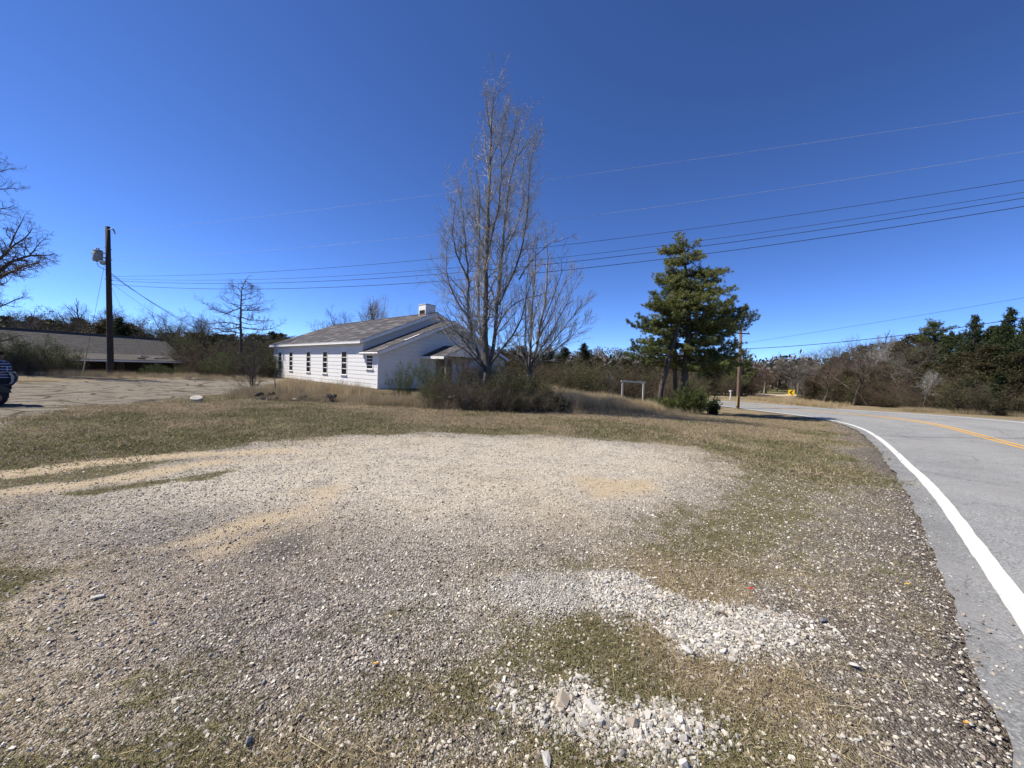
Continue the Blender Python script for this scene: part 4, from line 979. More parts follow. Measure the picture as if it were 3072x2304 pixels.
# third stem behind
PB3 = gxy(2030, PD+2.5)
pn3 = empty('pine_tree', PB3, label='shorter pine with a straight trunk standing behind the slanting one', cat='tree')
trk3 = [PB3-ZZ*.3]+tpix([(2024, 1100), (2024, 1000), (2030, 900), (2032, 840)], PD+2.5); br = []
for i in range(26):
    a = rg.uniform(0, 6.28); f = rg.uniform(.58, 1.0); br.append((f, (math.cos(a), math.sin(a), .1), (2.7-1.9*(f-.4)/.6)*rg.uniform(.6, 1.1)))
pine(pn3, trk3, [.18, .16, .13, .09, .04], br, 53, 26)
# young pines / bushes at its foot
def bush_green(px, py_, dep, w_, h_, label, n=900, mat=None, name='juniper_bush', cat='bush', seed=1):
    nr = np.random.default_rng(seed); rg = random.Random(seed); B = gxy(px, dep); e = empty(name, B, label=label, cat=cat); segs = []; C = []; D = []
    for i in range(70):
        a = rg.uniform(0, 6.28); t = rg.random()**.6; L = h_*rg.uniform(.55, 1.0)*(1-.35*t); d = nrmz((math.cos(a)*t*w_/h_*.9, math.sin(a)*t*w_/h_*.9, 1)); b = (B[0]+math.cos(a)*w_*.15*t, B[1]+math.sin(a)*w_*.15*t, B[2]-.1)
        for j in range(5):
            q0 = tuple(b[k]+d[k]*L*j/5 for k in range(3)); q1 = tuple(b[k]+d[k]*L*(j+1)/5 for k in range(3)); segs.append((q0, q1, .015-.0025*j, .0125-.0025*j, 0))
        m = int(n/70)
        for j in range(m): u = rg.uniform(.12, 1.0); C.append([b[k]+d[k]*L*u+rg.gauss(0, .10) for k in range(3)]); D.append(d)
    segs_mb(segs, 0, 9, 4).obj('stems', m_bark_dark, e); C = np.array(C); D = np.array(D); k = 9
    Dr = np.repeat(D, k, 0)+nr.normal(size=(len(C)*k, 3))*.55; Dr /= np.linalg.norm(Dr, axis=1, keepdims=True)
    MB().blades(np.repeat(C, k, 0), Dr, nr.uniform(.12, .3, len(C)*k), nr.uniform(.02, .045, len(C)*k)).obj('foliage', mat or m_pine, e); return e
bush_green(2065, 1240, 24.2, 2.2, 2.2, 'large bright green bushy young pine in front of the tall pine trunks', 2600, seed=3)
bush_green(2000, 1240, 24.8, .8, 1.3, 'small green pine sapling left of the big green bush', 500, seed=4)
bush_green(2138, 1226, 24.5, .5, 1.5, 'small dark pine sapling at the right edge of the big green bush', 450, m_cedar, seed=5)
bush_green(1960, 1215, 25.2, .8, 1.2, 'small green pine sapling at the foot of the slanting pine trunk', 420, seed=6)

# traced bare trees ----------------------------------------------------
def traced(root, limbs, dep, spec, seed, mb_bark, mb_twig, lim=None, kf=1.0):
    """limbs: (list of (px, py[, depth offset]), r0, r1, kids, kid length)"""
    rg = random.Random(seed); nr = np.random.default_rng(seed); segs = []; tm = MB()
    for pts, r0, r1, kids, kl, ang in limbs:
        P = np.array(tpix(pts, dep)); s0 = np.r_[0, np.cumsum(np.linalg.norm(np.diff(P, axis=0), axis=1))]; n = max(6, int(s0[-1]/.35)); s1 = np.linspace(0, s0[-1], n)
        Q = np.stack([np.interp(s1, s0, P[:, k]) for k in range(3)], -1)
        for _ in range(2): Q[1:-1] = (Q[:-2]+2*Q[1:-1]+Q[2:])/4
        Q[1:-1] += nr.normal(size=(n-2, 3))*.018*min(1, s0[-1]/3)
        rr = r0+(r1-r0)*np.linspace(0, 1, n); tm.path(Q, rr, 7)
        ks = .12; acc = 0
        for i in range(1, n):
            f = i/(n-1)
            if f < ks: continue
            acc += kids*kf/(n*(1-ks))
            while acc >= 1:
                acc -= 1; d = Q[i]-Q[i-1]; d = nrmz(tuple(d)); d2 = rot_about(d, R(rg.uniform(*ang)), rg)
                grow(segs, tuple(Q[i]), d2, kl*(1.25-.75*f)*rg.uniform(.5, 1.25), max(.006, min(rr[i]*.5, .035)), 0, spec, rg, lim)
    tm.obj('trunk', mb_bark, root, True)
    segs_mb(segs, 0, 0, 4).obj('branches', mb_twig, root); segs_mb(segs, 1, 9, 3).obj('crown', mb_twig, root); return len(segs)
UPS = [dict(mn=.005, n=8, wig=.15, trop=.085, end=.3, kids=8, ks=.12, ang=(28, 60), lr=.42, rr=.6, fall=.35),
       dict(n=5, wig=.17, trop=.08, end=.35, kids=4.5, ks=.1, ang=(25, 60), lr=.5, rr=.7, fall=.3), dict(n=4, wig=.15, trop=.06, end=.5)]
def z3(L, dys=None): return [(1200+a/1.566, 200+b/1.566)+((c[0],) if c else ()) for a, b, *c in L]
TD = 18.0
TB = gxy(1459, TD)
bt = empty('bare_tree', TB, label='tallest bare tree with many upswept limbs, right in front of the white hall', cat='tree')
limbs = [
 (z3([(408, 1560), (408, 1450), (405, 1380), (400, 1200), (405, 1000), (410, 800), (420, 550), (425, 420), (430, 300), (432, 220), (440, 150), (455, 90)]), .165, .012, 62, 2.2, (22, 42)),
 (z3([(410, 1450), (432, 1380), (455, 1150, .4), (480, 900, .8), (492, 720, .9), (520, 520, 1.0), (555, 380, 1.1), (575, 270, 1.1)]), .10, .010, 50, 2.0, (22, 42)),
 (z3([(405, 1440), (350, 1310, -.5), (322, 1180, -.8), (318, 980, -1.0), (305, 800, -1.1), (290, 640, -1.1), (272, 560, -1.1)]), .085, .009, 44, 1.8, (24, 45)),
 (z3([(402, 1420), (378, 1290, .6), (368, 1050, 1.1), (372, 850, 1.3), (375, 650, 1.3), (365, 500, 1.2), (340, 400, 1.1)]), .08, .009, 42, 1.8, (22, 45)),
 (z3([(465, 1120, .4), (520, 1000, .2), (565, 900, 0), (590, 760, -.2), (605, 600, -.3), (612, 470, -.3), (625, 380, -.3)]), .055, .008, 40, 1.6, (22, 45)),
 (z3([(425, 1400), (470, 1330, -.6), (540, 1260, -1.0), (585, 1150, -1.2), (600, 1050, -1.2), (640, 950, -1.2)]), .06, .010, 30, 1.6, (25, 50)),
 (z3([(440, 1300, .2), (470, 1180, -.3), (540, 1100, -.6), (640, 1075, -.8), (720, 1060, -.9)]), .05, .008, 14, 1.3, (30, 60)),
 (z3([(412, 860), (440, 760, -.3), (470, 620, -.5), (478, 480, -.5), (475, 330, -.4), (500, 210, -.3)]), .05, .008, 38, 1.5, (22, 42)),
 (z3([(320, 1000, -1), (270, 900, -1.2), (240, 800, -1.3), (250, 700, -1.3), (265, 600, -1.3)]), .04, .008, 28, 1.3, (25, 50)),
 (z3([(322, 1180, -.8), (270, 1110, -1), (225, 1010, -1), (210, 880, -1), (235, 790, -1)]), .04, .008, 28, 1.4, (25, 50)),
 (z3([(480, 880, .8), (540, 780, 1.4), (580, 640, 1.6), (575, 500, 1.6), (590, 400, 1.6)]), .04, .008, 32, 1.5, (25, 45)),
 (z3([(395, 1400), (340, 1340, -.8), (270, 1250, -1.2), (230, 1190, -1.3), (200, 1120, -1.3)]), .05, .008, 16, 1.2, (30, 60)),
 (z3([(350, 1310, -.5), (290, 1260, -1.3), (240, 1240, -1.8), (190, 1190, -2.0)]), .035, .007, 12, 1.0, (30, 70)),
 (z3([(395, 1420), (330, 1350, -1), (280, 1310, -1.4), (230, 1290, -1.6), (200, 1200, -1.6)]), .04, .007, 14, 1.1, (30, 70)),
 (z3([(410, 1000), (385, 880, .5), (360, 760, .9), (345, 620, 1.0), (330, 500, 1.0)]), .045, .008, 16, 1.2, (25, 45)),
 (z3([(428, 440), (465, 350, .3), (492, 270, .4), (512, 180, .4)]), .03, .006, 22, 1.0, (25, 50)),
 (z3([(432, 330), (412, 240, -.2), (400, 170, -.2), (404, 100, -.2)]), .025, .006, 20, .8, (25, 50)),
 (z3([(478, 480, -.5), (520, 380, -.3), (545, 300, -.2), (550, 230, -.2)]), .03, .006, 22, 1.0, (25, 50)),
 (z3([(555, 420, 1.0), (600, 350, .8), (630, 330, .7), (660, 300, .6)]), .025, .006, 14, .9, (25, 55)),
 (z3([(560, 1000, 0), (640, 870, -.6), (720, 820, -1.0), (800, 800, -1.2)]), .035, .007, 12, 1.0, (25, 50)),
]
nseg = traced(bt, limbs, TD, UPS, 61, m_bark_grey, m_twig_grey, kf=.95)
print('big tree segs', nseg)
TD2 = 20.0; TB2 = gxy(1592, TD2)
bt2 = empty('bare_tree', TB2, label='smaller pale multi-stemmed bare tree just right of the tallest bare tree', cat='tree')
FAN = [dict(n=7, wig=.09, trop=.07, end=.3, kids=9, ks=.15, ang=(15, 35), lr=.42, rr=.6, fall=.3), dict(n=5, wig=.1, trop=.06, end=.35, kids=4, ks=.1, ang=(15, 40), lr=.5, rr=.65, fall=.3), dict(n=3, wig=.12, trop=.05, end=.5)]
limbs = [
 (z3([(604, 1500), (606, 1440), (612, 1300), (620, 1150), (630, 1000), (640, 880), (645, 780)]), .09, .008, 44, 1.5, (20, 45)),
 (z3([(606, 1470), (628, 1390), (655, 1250, .4), (685, 1080, .6), (695, 940, .7), (690, 800, .7)]), .08, .008, 44, 1.5, (20, 45)),
 (z3([(604, 1460), (590, 1300, -.4), (585, 1150, -.6), (600, 1000, -.6), (605, 880, -.5)]), .05, .007, 18, 1.3, (20, 45)),
 (z3([(615, 1410), (700, 1270, .5), (780, 1120, .8), (830, 1000, .9)]), .05, .006, 40, 1.4, (15, 38)),
 (z3([(612, 1420), (690, 1320, -.4), (780, 1220, -.7), (860, 1110, -.9)]), .045, .006, 40, 1.4, (15, 38)),
 (z3([(612, 1430), (700, 1350, -.8), (790, 1290, -1.2), (868, 1200, -1.4)]), .04, .006, 38, 1.3, (15, 38)),
 (z3([(640, 1300, .2), (720, 1150, .6), (770, 1020, .9), (800, 960, 1.0)]), .04, .006, 34, 1.3, (15, 38)),
 (z3([(604, 1430), (560, 1300, .4), (530, 1180, .6), (545, 1060, .6)]), .035, .006, 16, 1.1, (20, 45)),
 (z3([(606, 1440), (550, 1370, -.4), (500, 1330, -.6), (470, 1280, -.6)]), .03, .006, 12, 1.0, (20, 50)),
 (z3([(655, 1240, .4), (720, 1090, -.2), (760, 960, -.5), (760, 880, -.6)]), .035, .006, 16, 1.1, (15, 40)),
]
traced(bt2, limbs, TD2, FAN, 62, m_bark_grey, m_twig_grey, kf=.85)
# leafless conifer left of the hall
CD = 38.0; CB = gxy(722, CD)
bc = empty('bare_conifer', CB, label='dark leafless conifer with flat upturned boughs left of the white hall', cat='tree')
def z4(L): return [(560+a/3.95, 800+b/3.95)+((c[0],) if c else ()) for a, b, *c in L]
limbs = [(z4([(645, 1250), (640, 900), (640, 600), (645, 300), (680, 190), (740, 110)]), .19, .012, 30, .9, (50, 85))]
for L_ in ([(640, 270), (590, 240), (520, 205)], [(640, 350), (540, 300), (450, 310)], [(640, 460), (500, 440), (400, 360, 1)], [(640, 490), (450, 560, .5), (280, 480, 1), (120, 385, 1.5)], [(635, 610), (480, 560, -.5), (320, 500, -1)],
           [(630, 690), (450, 650, -.5), (250, 690, -.5), (80, 600, -.8), (0, 540, -1)], [(630, 720), (480, 740, .8), (300, 730, 1.2), (120, 650, 1.5)], [(640, 790), (450, 760, -1), (300, 790, -1.5), (180, 740, -2)],
           [(650, 340), (760, 320), (855, 270)], [(650, 400), (780, 370, .5), (880, 330, .8)], [(650, 460), (820, 450, -.5), (980, 400, -.8)], [(650, 510), (820, 520, .5), (1000, 490, 1)],
           [(650, 600), (780, 640, -.5), (1000, 640, -1)], [(660, 720), (780, 745, .3), (940, 750, .6), (1060, 730, .8), (1160, 650, 1)], [(650, 660), (790, 700, 1), (960, 640, 1.5)], [(645, 250), (700, 270), (780, 255)], [(690, 170), (740, 190), (790, 230)]):
    limbs.append((z4(L_), .055 if abs(L_[-1][0]-640) > 350 else .035, .010, 26 if abs(L_[-1][0]-640) > 350 else 14, .95, (35, 80)))
CON = [dict(n=5, wig=.12, trop=.12, end=.4, kids=5, ks=.15, ang=(35, 70), lr=.45, rr=.7, fall=.3), dict(n=3, wig=.12, trop=.12, end=.5, kids=3, ks=.2, ang=(35, 65), lr=.5, rr=.8), dict(n=2, wig=.1, trop=.1, end=.6)]
traced(bc, limbs, CD, CON, 63, m_bark_dark, m_twig_dark)
# old oak at the left edge
OD = 24.0; OB = gxy(-190, OD)
ok_ = empty('bare_oak', OB, label='big gnarled bare oak reaching in from the left edge of the picture', cat='tree')
def z6(L): return [(a/2.126, 460+b/2.126)+((c[0],) if c else ()) for a, b, *c in L]
limbs = [(z6([(-400, 1500), (-390, 1100), (-370, 850), (-330, 600), (-300, 300), (-280, 50)]), .42, .12, 10, 2.5, (40, 70)),
 (z6([(-380, 980), (-200, 880, -.5), (0, 800, -1), (100, 740, -1), (190, 708, -1), (250, 690, -1)]), .20, .03, 26, 1.5, (30, 70)),
 (z6([(-360, 850), (-150, 800), (0, 760), (60, 690), (130, 670), (200, 648), (270, 655), (350, 640)]), .18, .02, 30, 1.4, (30, 70)),
 (z6([(-340, 700), (-120, 680, 1), (0, 690, 1), (50, 610, 1), (110, 580, 1), (190, 510, 1), (205, 480, 1)]), .13, .02, 26, 1.3, (30, 70)),
 (z6([(60, 600, 1), (90, 520, 1.2), (145, 430, 1.2), (160, 390, 1.2)]), .05, .010, 12, 1.0, (30, 70)),
 (z6([(-380, 1120), (-150, 1050, -1), (0, 980, -1), (60, 950, -1), (115, 925, -1), (170, 910, -1)]), .12, .012, 22, 1.1, (30, 70)),
 (z6([(-310, 450), (-100, 380), (0, 350), (60, 355), (90, 330)]), .08, .012, 16, 1.1, (30, 70)),
 (z6([(-300, 350), (-120, 260), (0, 230), (70, 215), (140, 235)]), .07, .010, 18, 1.0, (30, 70)),
 (z6([(-290, 250), (-120, 130), (0, 130), (40, 90), (100, 100)]), .06, .010, 16, 1.0, (30, 70)),
 (z6([(-285, 100), (-150, 40), (-20, 20), (20, 40)]), .05, .010, 12, .9, (30, 70)),
 (z6([(0, 760, 0), (60, 760, -1), (140, 745, -1.3), (210, 720, -1.5), (300, 660, -1.5)]), .05, .010, 16, 1.0, (30, 70)),
 (z6([(190, 650), (235, 600), (262, 560), (300, 530)]), .035, .008, 10, .8, (30, 70)),
 (z6([(-380, 1300), (-100, 1230, 0), (40, 1190, 0), (120, 1160, 0)]), .06, .010, 14, 1.0, (30, 70))]
OAK = [dict(n=6, wig=.22, trop=.04, end=.35, kids=7, ks=.15, ang=(30, 70), lr=.5, rr=.65, fall=.3), dict(n=4, wig=.22, trop=.04, end=.4, kids=4, ks=.1, ang=(30, 65), lr=.55, rr=.7), dict(n=3, wig=.2, trop=.02, end=.5)]
traced(ok_, limbs, OD, OAK, 64, m_bark_dark, m_twig_dark, kf=1.25)
# sapling cluster in front of the hall's left end
SD = 17.5; SB = gxy(757, SD)
sb = empty('bare_sapling', SB, label='small dark bare sapling left of the white hall beside the rubble', cat='tree')
limbs = [(z4([(780, 1560), (785, 1400), (795, 1200), (795, 1000), (800, 820)]), .035, .006, 22, .6, (25, 55)), (z4([(770, 1520), (760, 1400), (745, 1250), (750, 1140)]), .025, .006, 14, .5, (25, 55)),
         (z4([(770, 1530), (700, 1480), (640, 1400), (570, 1330)]), .016, .004, 10, .4, (25, 60)), (z4([(795, 1010), (750, 930), (690, 830)]), .014, .004, 8, .35, (25, 60)), (z4([(795, 1230), (840, 1150), (890, 1120)]), .012, .004, 8, .35, (25, 60)),
         (z4([(750, 1260), (690, 1210), (640, 1160)]), .012, .004, 8, .35, (25, 60)), (z4([(790, 1440), (830, 1410), (850, 1400)]), .012, .004, 4, .25, (25, 60))]
traced(sb, limbs, SD, CON, 65, m_bark_dark, m_twig_dark)
sb2 = empty('bare_sapling', gxy(826, 17), label='thin straight dark sapling in front of the left end of the white hall', cat='tree')
traced(sb2, [([(826, 1196), (826, 1150), (827, 1100), (828, 1030)], .022, .006, 5, .3, (25, 60))], 17, CON, 66, m_bark_dark, m_twig_dark)

# ------------------------------------------------------------------ tree belts and thickets
ORD = ['first', 'second', 'third', 'fourth', 'fifth', 'sixth', 'seventh', 'eighth', 'ninth', 'tenth', 'eleventh', 'twelfth', 'thirteenth', 'fourteenth', 'fifteenth', 'sixteenth', 'seventeenth', 'eighteenth', 'nineteenth', 'twentieth', 'twenty-first', 'twenty-second', 'twenty-third']
def row(items, name, cat, what, where, group):
    """items: (px, depth, key, scale_xy, scale_z); labels count along the row from the left"""
    items = sorted(items); n = len(items); out = []
    for i, it in enumerate(items):
        px, dep, key, a, b = it; B = gxy(px, dep)
        if n <= 16:
            lab = '%s %s, %s' % (what, where, (ORD[i]+' from left') if 0 < i < n-1 else ('leftmost' if i == 0 else 'rightmost'))
            if n == 1: lab = '%s %s' % (what, where)
        else:
            kk = key if key.startswith('brush') else ('bare' if key.startswith('bare') else 'cedar')
            look = {'brush_brown': 'brown', 'brush_red': 'reddish', 'brush_dark': 'darkest', 'brush_olive': 'olive-leaved', 'brush_green': 'green', 'brush_pale': 'pale grey'}.get(key, '')
            j = sum(1 for q in items[:i] if q[2] == key); mm = sum(1 for q in items if q[2] == key)
            lab = '%s %s %s%s' % (look, what.split()[-1], where, (', %s such from the left' % ORD[j]) if mm > 1 else '')
        out.append(plant(key, name, B[0], B[1], (a, b), None, lab, cat, group if n > 1 else None, tilt=.05))
    return out
def top(px, dep, ytop, Hp):      # z scale so that a proto of height Hp reaches pixel row ytop
    B = gxy(px, dep); return (at(px, ytop, dep)[2]-B[2])/Hp
U = rnd.uniform
PH_ = {}
for _k, _p in PROTO.items():
    zz_ = []
    for _, me_ in _p:
        c_ = np.empty(len(me_.vertices)*3, np.float32); me_.vertices.foreach_get('co', c_); zz_.append(c_[2::3])
    PH_[_k] = float(np.percentile(np.concatenate(zz_), 99.3))
def L_(lst):
    out = []
    for px, dep, ytop, key, *wf in lst:
        k = top(px, dep, ytop, PH_[key]); w_ = wf[0] if wf else 1.0; out.append((px, dep, key, max(.3, k)*w_, max(.3, k)))
    return out
# left belt behind the long building
row(L_([(-40, 60, 925, 'bare_a'), (30, 56, 930, 'bare_b'), (80, 62, 925, 'bare_a'), (130, 58, 938, 'bare_c'), (180, 62, 918, 'bare_b'), (225, 58, 928, 'bare_a'), (262, 64, 912, 'bare_c'), (300, 60, 928, 'bare_e'), (345, 66, 925, 'bare_c'), (-110, 60, 920, 'bare_b')]),
    'bare_tree', 'tree', 'leafless grey tree', 'behind the left part of the long grey roof', 'bare trees behind the long low building')
row(L_([(405, 62, 935, 'bare_a'), (440, 60, 928, 'bare_b'), (478, 64, 922, 'bare_b'), (515, 60, 932, 'bare_a'), (550, 62, 930, 'bare_b'), (590, 64, 948, 'bare_a'), (625, 66, 955, 'bare_c')]),
    'bare_tree', 'tree', 'leafless pale tree', 'between the dark pole and the leafless conifer', 'bare trees between the pole and the conifer')
row(L_([(20, 66, 950, 'cedar_b', 1.5), (110, 68, 955, 'cedar_c', 1.8), (160, 66, 962, 'cedar_b', 1.6), (240, 68, 958, 'cedar_c', 1.8), (320, 56, 962, 'cedar_b', 1.5), (355, 54, 955, 'cedar_a', 1.3), (395, 56, 975, 'cedar_b', 1.6), (-60, 64, 950, 'cedar_a', 1.5)]),
    'evergreen_tree', 'tree', 'dark evergreen', 'behind the ridge of the long grey roof', 'evergreens behind the long low building')
row(L_([(60, 70, 945, 'brush_brown', 1.2), (-20, 70, 945, 'brush_brown', 1.2), (140, 70, 950, 'brush_red', 1.2), (200, 70, 945, 'brush_brown', 1.2), (280, 70, 950, 'brush_brown', 1.2), (430, 66, 975, 'brush_dark', 1.3), (500, 68, 985, 'brush_olive', 1.3), (570, 68, 990, 'brush_dark', 1.3), (640, 68, 990, 'brush_dark', 1.3), (370, 70, 960, 'brush_olive', 1.2)]),
    'thicket_bush', 'bush', 'tall twiggy thicket bush', 'filling the belt behind the long low building', 'thicket behind the long low building')
# bushes in front of the long building
row(L_([(18, 24, 1035, 'brush_dark'), (75, 25, 1020, 'brush_olive'), (130, 26, 1005, 'brush_green', .9), (175, 27, 1040, 'brush_olive', .9), (205, 27, 1075, 'brush_dark', 1.2), (-40, 24, 1020, 'brush_olive'), (110, 24.5, 1060, 'brush_dark', 1.2), (50, 23.5, 1075, 'brush_dark', 1.2)]),
    'overgrown_shrub', 'bush', 'overgrown olive-green shrub', 'against the left part of the long low building', 'shrubs against the long low building')
row(L_([(440, 33, 1100, 'brush_green', 1.0), (480, 34, 1092, 'brush_green', 1.0), (520, 34, 1098, 'brush_green', 1.0), (548, 35, 1095, 'brush_olive', 1.0)]),
    'overgrown_shrub', 'bush', 'green shrub', 'growing under the right end of the long porch roof', 'shrubs under the porch roof')
# mass between the long building and the hall
row(L_([(600, 44, 1005, 'brush_olive', .8), (578, 50, 1000, 'brush_olive', .7), (560, 58, 985, 'brush_olive', .8), (620, 40, 1030, 'brush_red'), (590, 38, 1050, 'brush_red'), (650, 43, 1010, 'brush_brown'), (680, 45, 1005, 'brush_dark'), (660, 37, 1060, 'brush_green', 1.1), (700, 36, 1050, 'brush_dark', 1.1),
        (740, 42, 1010, 'brush_dark'), (770, 44, 1010, 'brush_dark'), (800, 46, 1005, 'brush_olive'), (820, 47, 1010, 'brush_dark'), (745, 35, 1060, 'brush_dark', 1.1), (785, 38, 1055, 'brush_olive', 1.1), (812, 38, 1070, 'brush_green', 1.1), (840, 52, 1015, 'brush_dark')]),
    'thicket_bush', 'bush', 'dense dark thicket bush', 'between the long low building and the white hall', 'thicket between the two buildings')
row(L_([(600, 55, 1000, 'cedar_b', 1.9), (650, 56, 1003, 'cedar_b', 2.0), (690, 55, 1008, 'cedar_c', 2.0), (770, 54, 1005, 'cedar_b', 2), (815, 56, 998, 'cedar_a', 1.9), (850, 58, 1003, 'cedar_b', 2)]),
    'evergreen_tree', 'tree', 'dark low evergreen', 'on the skyline beside the leafless conifer', 'evergreens left of the white hall')
# faint trees behind the hall roof
row(L_([(1030, 70, 925, 'bare_a', .8), (1095, 62, 893, 'bare_e', .8), (1130, 64, 905, 'bare_c', .8), (1165, 62, 890, 'bare_e', .8), (1200, 64, 915, 'bare_b', .7), (985, 72, 955, 'bare_a', .8)]),
    'bare_tree', 'tree', 'thin bare tree', 'showing above the ridge of the white hall', 'bare trees behind the white hall')
# brush round the two traced bare trees
row(L_([(1290, 16.4, 1130, 'brush_olive', .9), (1320, 15.8, 1125, 'brush_brown', .8), (1345, 16.6, 1105, 'brush_olive', .8), (1355, 15.2, 1150, 'brush_red', .9), (1385, 16.2, 1140, 'brush_brown'), (1410, 15.4, 1150, 'brush_olive'), (1440, 15.8, 1140, 'brush_brown'), (1470, 15.2, 1165, 'brush_pale', .8),
        (1500, 16.4, 1110, 'brush_olive'), (1530, 15.6, 1120, 'brush_brown'), (1560, 16.8, 1105, 'brush_olive'), (1585, 15.8, 1165, 'brush_pale', .8), (1620, 16.4, 1160, 'brush_dark'), (1510, 15.0, 1180, 'brush_brown'), (1450, 14.8, 1185, 'brush_brown'), (1400, 14.9, 1190, 'brush_red'), (1555, 15.0, 1185, 'brush_brown'), (1610, 15.2, 1195, 'brush_brown'), (1650, 16, 1205, 'brush_dark'), (1310, 15.2, 1155, 'brush_olive'), (1400, 15.0, 1175, 'brush_pale', .8), (1480, 16.8, 1105, 'brush_olive'), (1545, 16.4, 1115, 'brush_olive'), (1600, 16.8, 1120, 'brush_olive'), (1580, 15.2, 1170, 'brush_olive')]),
    'brush', 'bush', 'tangled olive-brown brush', 'below the two upswept bare trees', 'brush around the two bare trees')
row(L_([(1200, 19.0, 1085, 'brush_green', .55)]), 'spindly_shrub', 'bush', 'thin pale green see-through shrub', 'in front of the shaded gable of the white hall', 'g')
row(L_([(1300, 18.5, 1080, 'brush_green', .6)]), 'overgrown_shrub', 'bush', 'green leafy shrub', 'rising in front of the small porch of the white hall', 'g')
row(L_([(1362, 17.5, 1040, 'bare_d', .9), (1395, 17.0, 1075, 'bare_d', .9)]), 'bare_sapling', 'tree', 'low tangled bare reddish sapling', 'between the porch and the tallest bare tree', 'saplings by the porch')
bush_green(1600, 1200, 17.0, .9, 1.25, 'dark green ivy-like bush at the foot of the smaller pale bare tree', 700, m_cedar, seed=8)
bush_green(1672, 1220, 16.5, .5, .85, 'small dark cedar seedling at the left edge of the tall tan grass', 260, m_cedar, seed=9)
# centre right thicket
row(L_([(1490, 30, 1090, 'brush_olive'), (1530, 29, 1085, 'brush_brown'), (1570, 31, 1080, 'brush_olive'), (1640, 30, 1090, 'brush_brown'), (1680, 29, 1085, 'brush_olive'), (1720, 31, 1078, 'brush_olive'), (1755, 29, 1090, 'brush_olive'), (1790, 32, 1085, 'brush_brown'), (1820, 34, 1095, 'brush_red'),
        (1850, 33, 1100, 'brush_olive'), (1885, 35, 1095, 'brush_olive'), (1920, 34, 1100, 'brush_brown'), (1950, 36, 1095, 'brush_red'), (1985, 38, 1090, 'brush_olive'), (2020, 38, 1095, 'brush_brown'), (1610, 33, 1075, 'brush_red'), (1705, 35, 1075, 'brush_red'), (1960, 32, 1120, 'brush_brown'), (1870, 31, 1130, 'brush_brown'), (1800, 29, 1130, 'brush_dark')]),
    'thicket_bush', 'bush', 'dense brown and olive thicket bush', 'behind the tall tan grass', 'thicket behind the tall tan grass')
row(L_([(1560, 40, 1040, 'cedar_b', 1.5), (1530, 44, 1040, 'bare_d', 1.4), (1600, 44, 1035, 'bare_a', 1.4), (1640, 44, 1045, 'cedar_a', 1.6), (1690, 42, 1045, 'cedar_a', 1.5), (1740, 38, 1034, 'cedar_a', 1.35), (1785, 42, 1075, 'cedar_b', 1.4), (1500, 46, 1050, 'cedar_b', 1.5), (1840, 44, 1085, 'cedar_a', 1.4), (1880, 46, 1080, 'cedar_b', 1.5), (1900, 42, 1100, 'cedar_c', 1.5),
        (1935, 48, 1085, 'cedar_b', 1.6), (1975, 46, 1080, 'cedar_a', 1.6), (2010, 44, 1090, 'cedar_b', 1.5)]),
    'evergreen_tree', 'tree', 'dark evergreen', 'beyond the tall tan grass', 'evergreens beyond the tall grass')
row(L_([(1822, 30, 1112, 'bare_e', .9), (1845, 31, 1120, 'bare_b', .8)]), 'bare_sapling', 'tree', 'thin pale bare sapling', 'left of the goal frame', 'pale saplings left of the goal frame')
# behind the pines to the bend
row(L_([(2040, 58, 1095, 'cedar_b', 1.5), (2075, 60, 1090, 'cedar_a', 1.6), (2105, 62, 1098, 'cedar_c', 1.6), (2135, 64, 1095, 'cedar_b', 1.6), (2190, 66, 1095, 'cedar_a', 1.6), (2215, 64, 1110, 'cedar_b', 1.6), (2245, 68, 1105, 'cedar_b', 1.6)]),
    'evergreen_tree', 'tree', 'dark evergreen', 'by the far bend of the road', 'evergreens by the far bend')
row(L_([(2065, 54, 1130, 'brush_olive', 1.2), (2095, 56, 1130, 'brush_brown', 1.2), (2165, 60, 1125, 'brush_brown', 1.2), (2185, 62, 1125, 'brush_dark', 1.2), (2120, 62, 1120, 'brush_olive', 1.3), (2235, 66, 1120, 'brush_red', 1.2), (2215, 72, 1125, 'brush_brown', 1.2), (2262, 74, 1110, 'brush_brown', 1.2)]),
    'thicket_bush', 'bush', 'brown roadside thicket bush', 'by the far bend of the road', 'thicket by the far bend')
# right belt
row(L_([(2255, 84, 1080, 'bare_d', 1.2), (2300, 72, 1090, 'bare_d', 1.3), (2330, 78, 1072, 'bare_a', 1.2), (2345, 86, 1068, 'bare_c', 1.2), (2375, 74, 1058, 'bare_b', 1.2), (2405, 82, 1050, 'bare_a', 1.3), (2430, 76, 1045, 'bare_b', 1.2), (2280, 88, 1085, 'bare_a', 1.3), (2452, 68, 1038, 'bare_b', 1.1), (2360, 90, 1065, 'bare_a', 1.3), (2318, 92, 1072, 'bare_b', 1.3)]),
    'bare_tree', 'tree', 'wide leafless tree', 'round the green field beyond the chevron sign', 'bare trees round the field')
row(L_([(2480, 60, 1040, 'bare_b', 1.2), (2470, 46, 1085, 'bare_d', 1.3), (2510, 56, 1030, 'bare_a'), (2535, 62, 1020, 'bare_b'), (2560, 52, 1022, 'bare_a', 1.1), (2590, 58, 1010, 'bare_b'), (2612, 50, 1005, 'bare_e', 1.1), (2640, 54, 1000, 'bare_c', 1.1), (2665, 50, 1004, 'bare_e', 1.1), (2690, 44, 1015, 'bare_b', 1.1), (2560, 42, 1060, 'bare_d', 1.3), (2700, 38, 1035, 'bare_b', 1.2), (2740, 40, 1010, 'bare_a', 1.1), (2770, 36, 1025, 'bare_b', 1.1)]),
    'bare_tree', 'tree', 'leafless oak', 'across the road right of the chevron sign', 'bare oaks across the road')
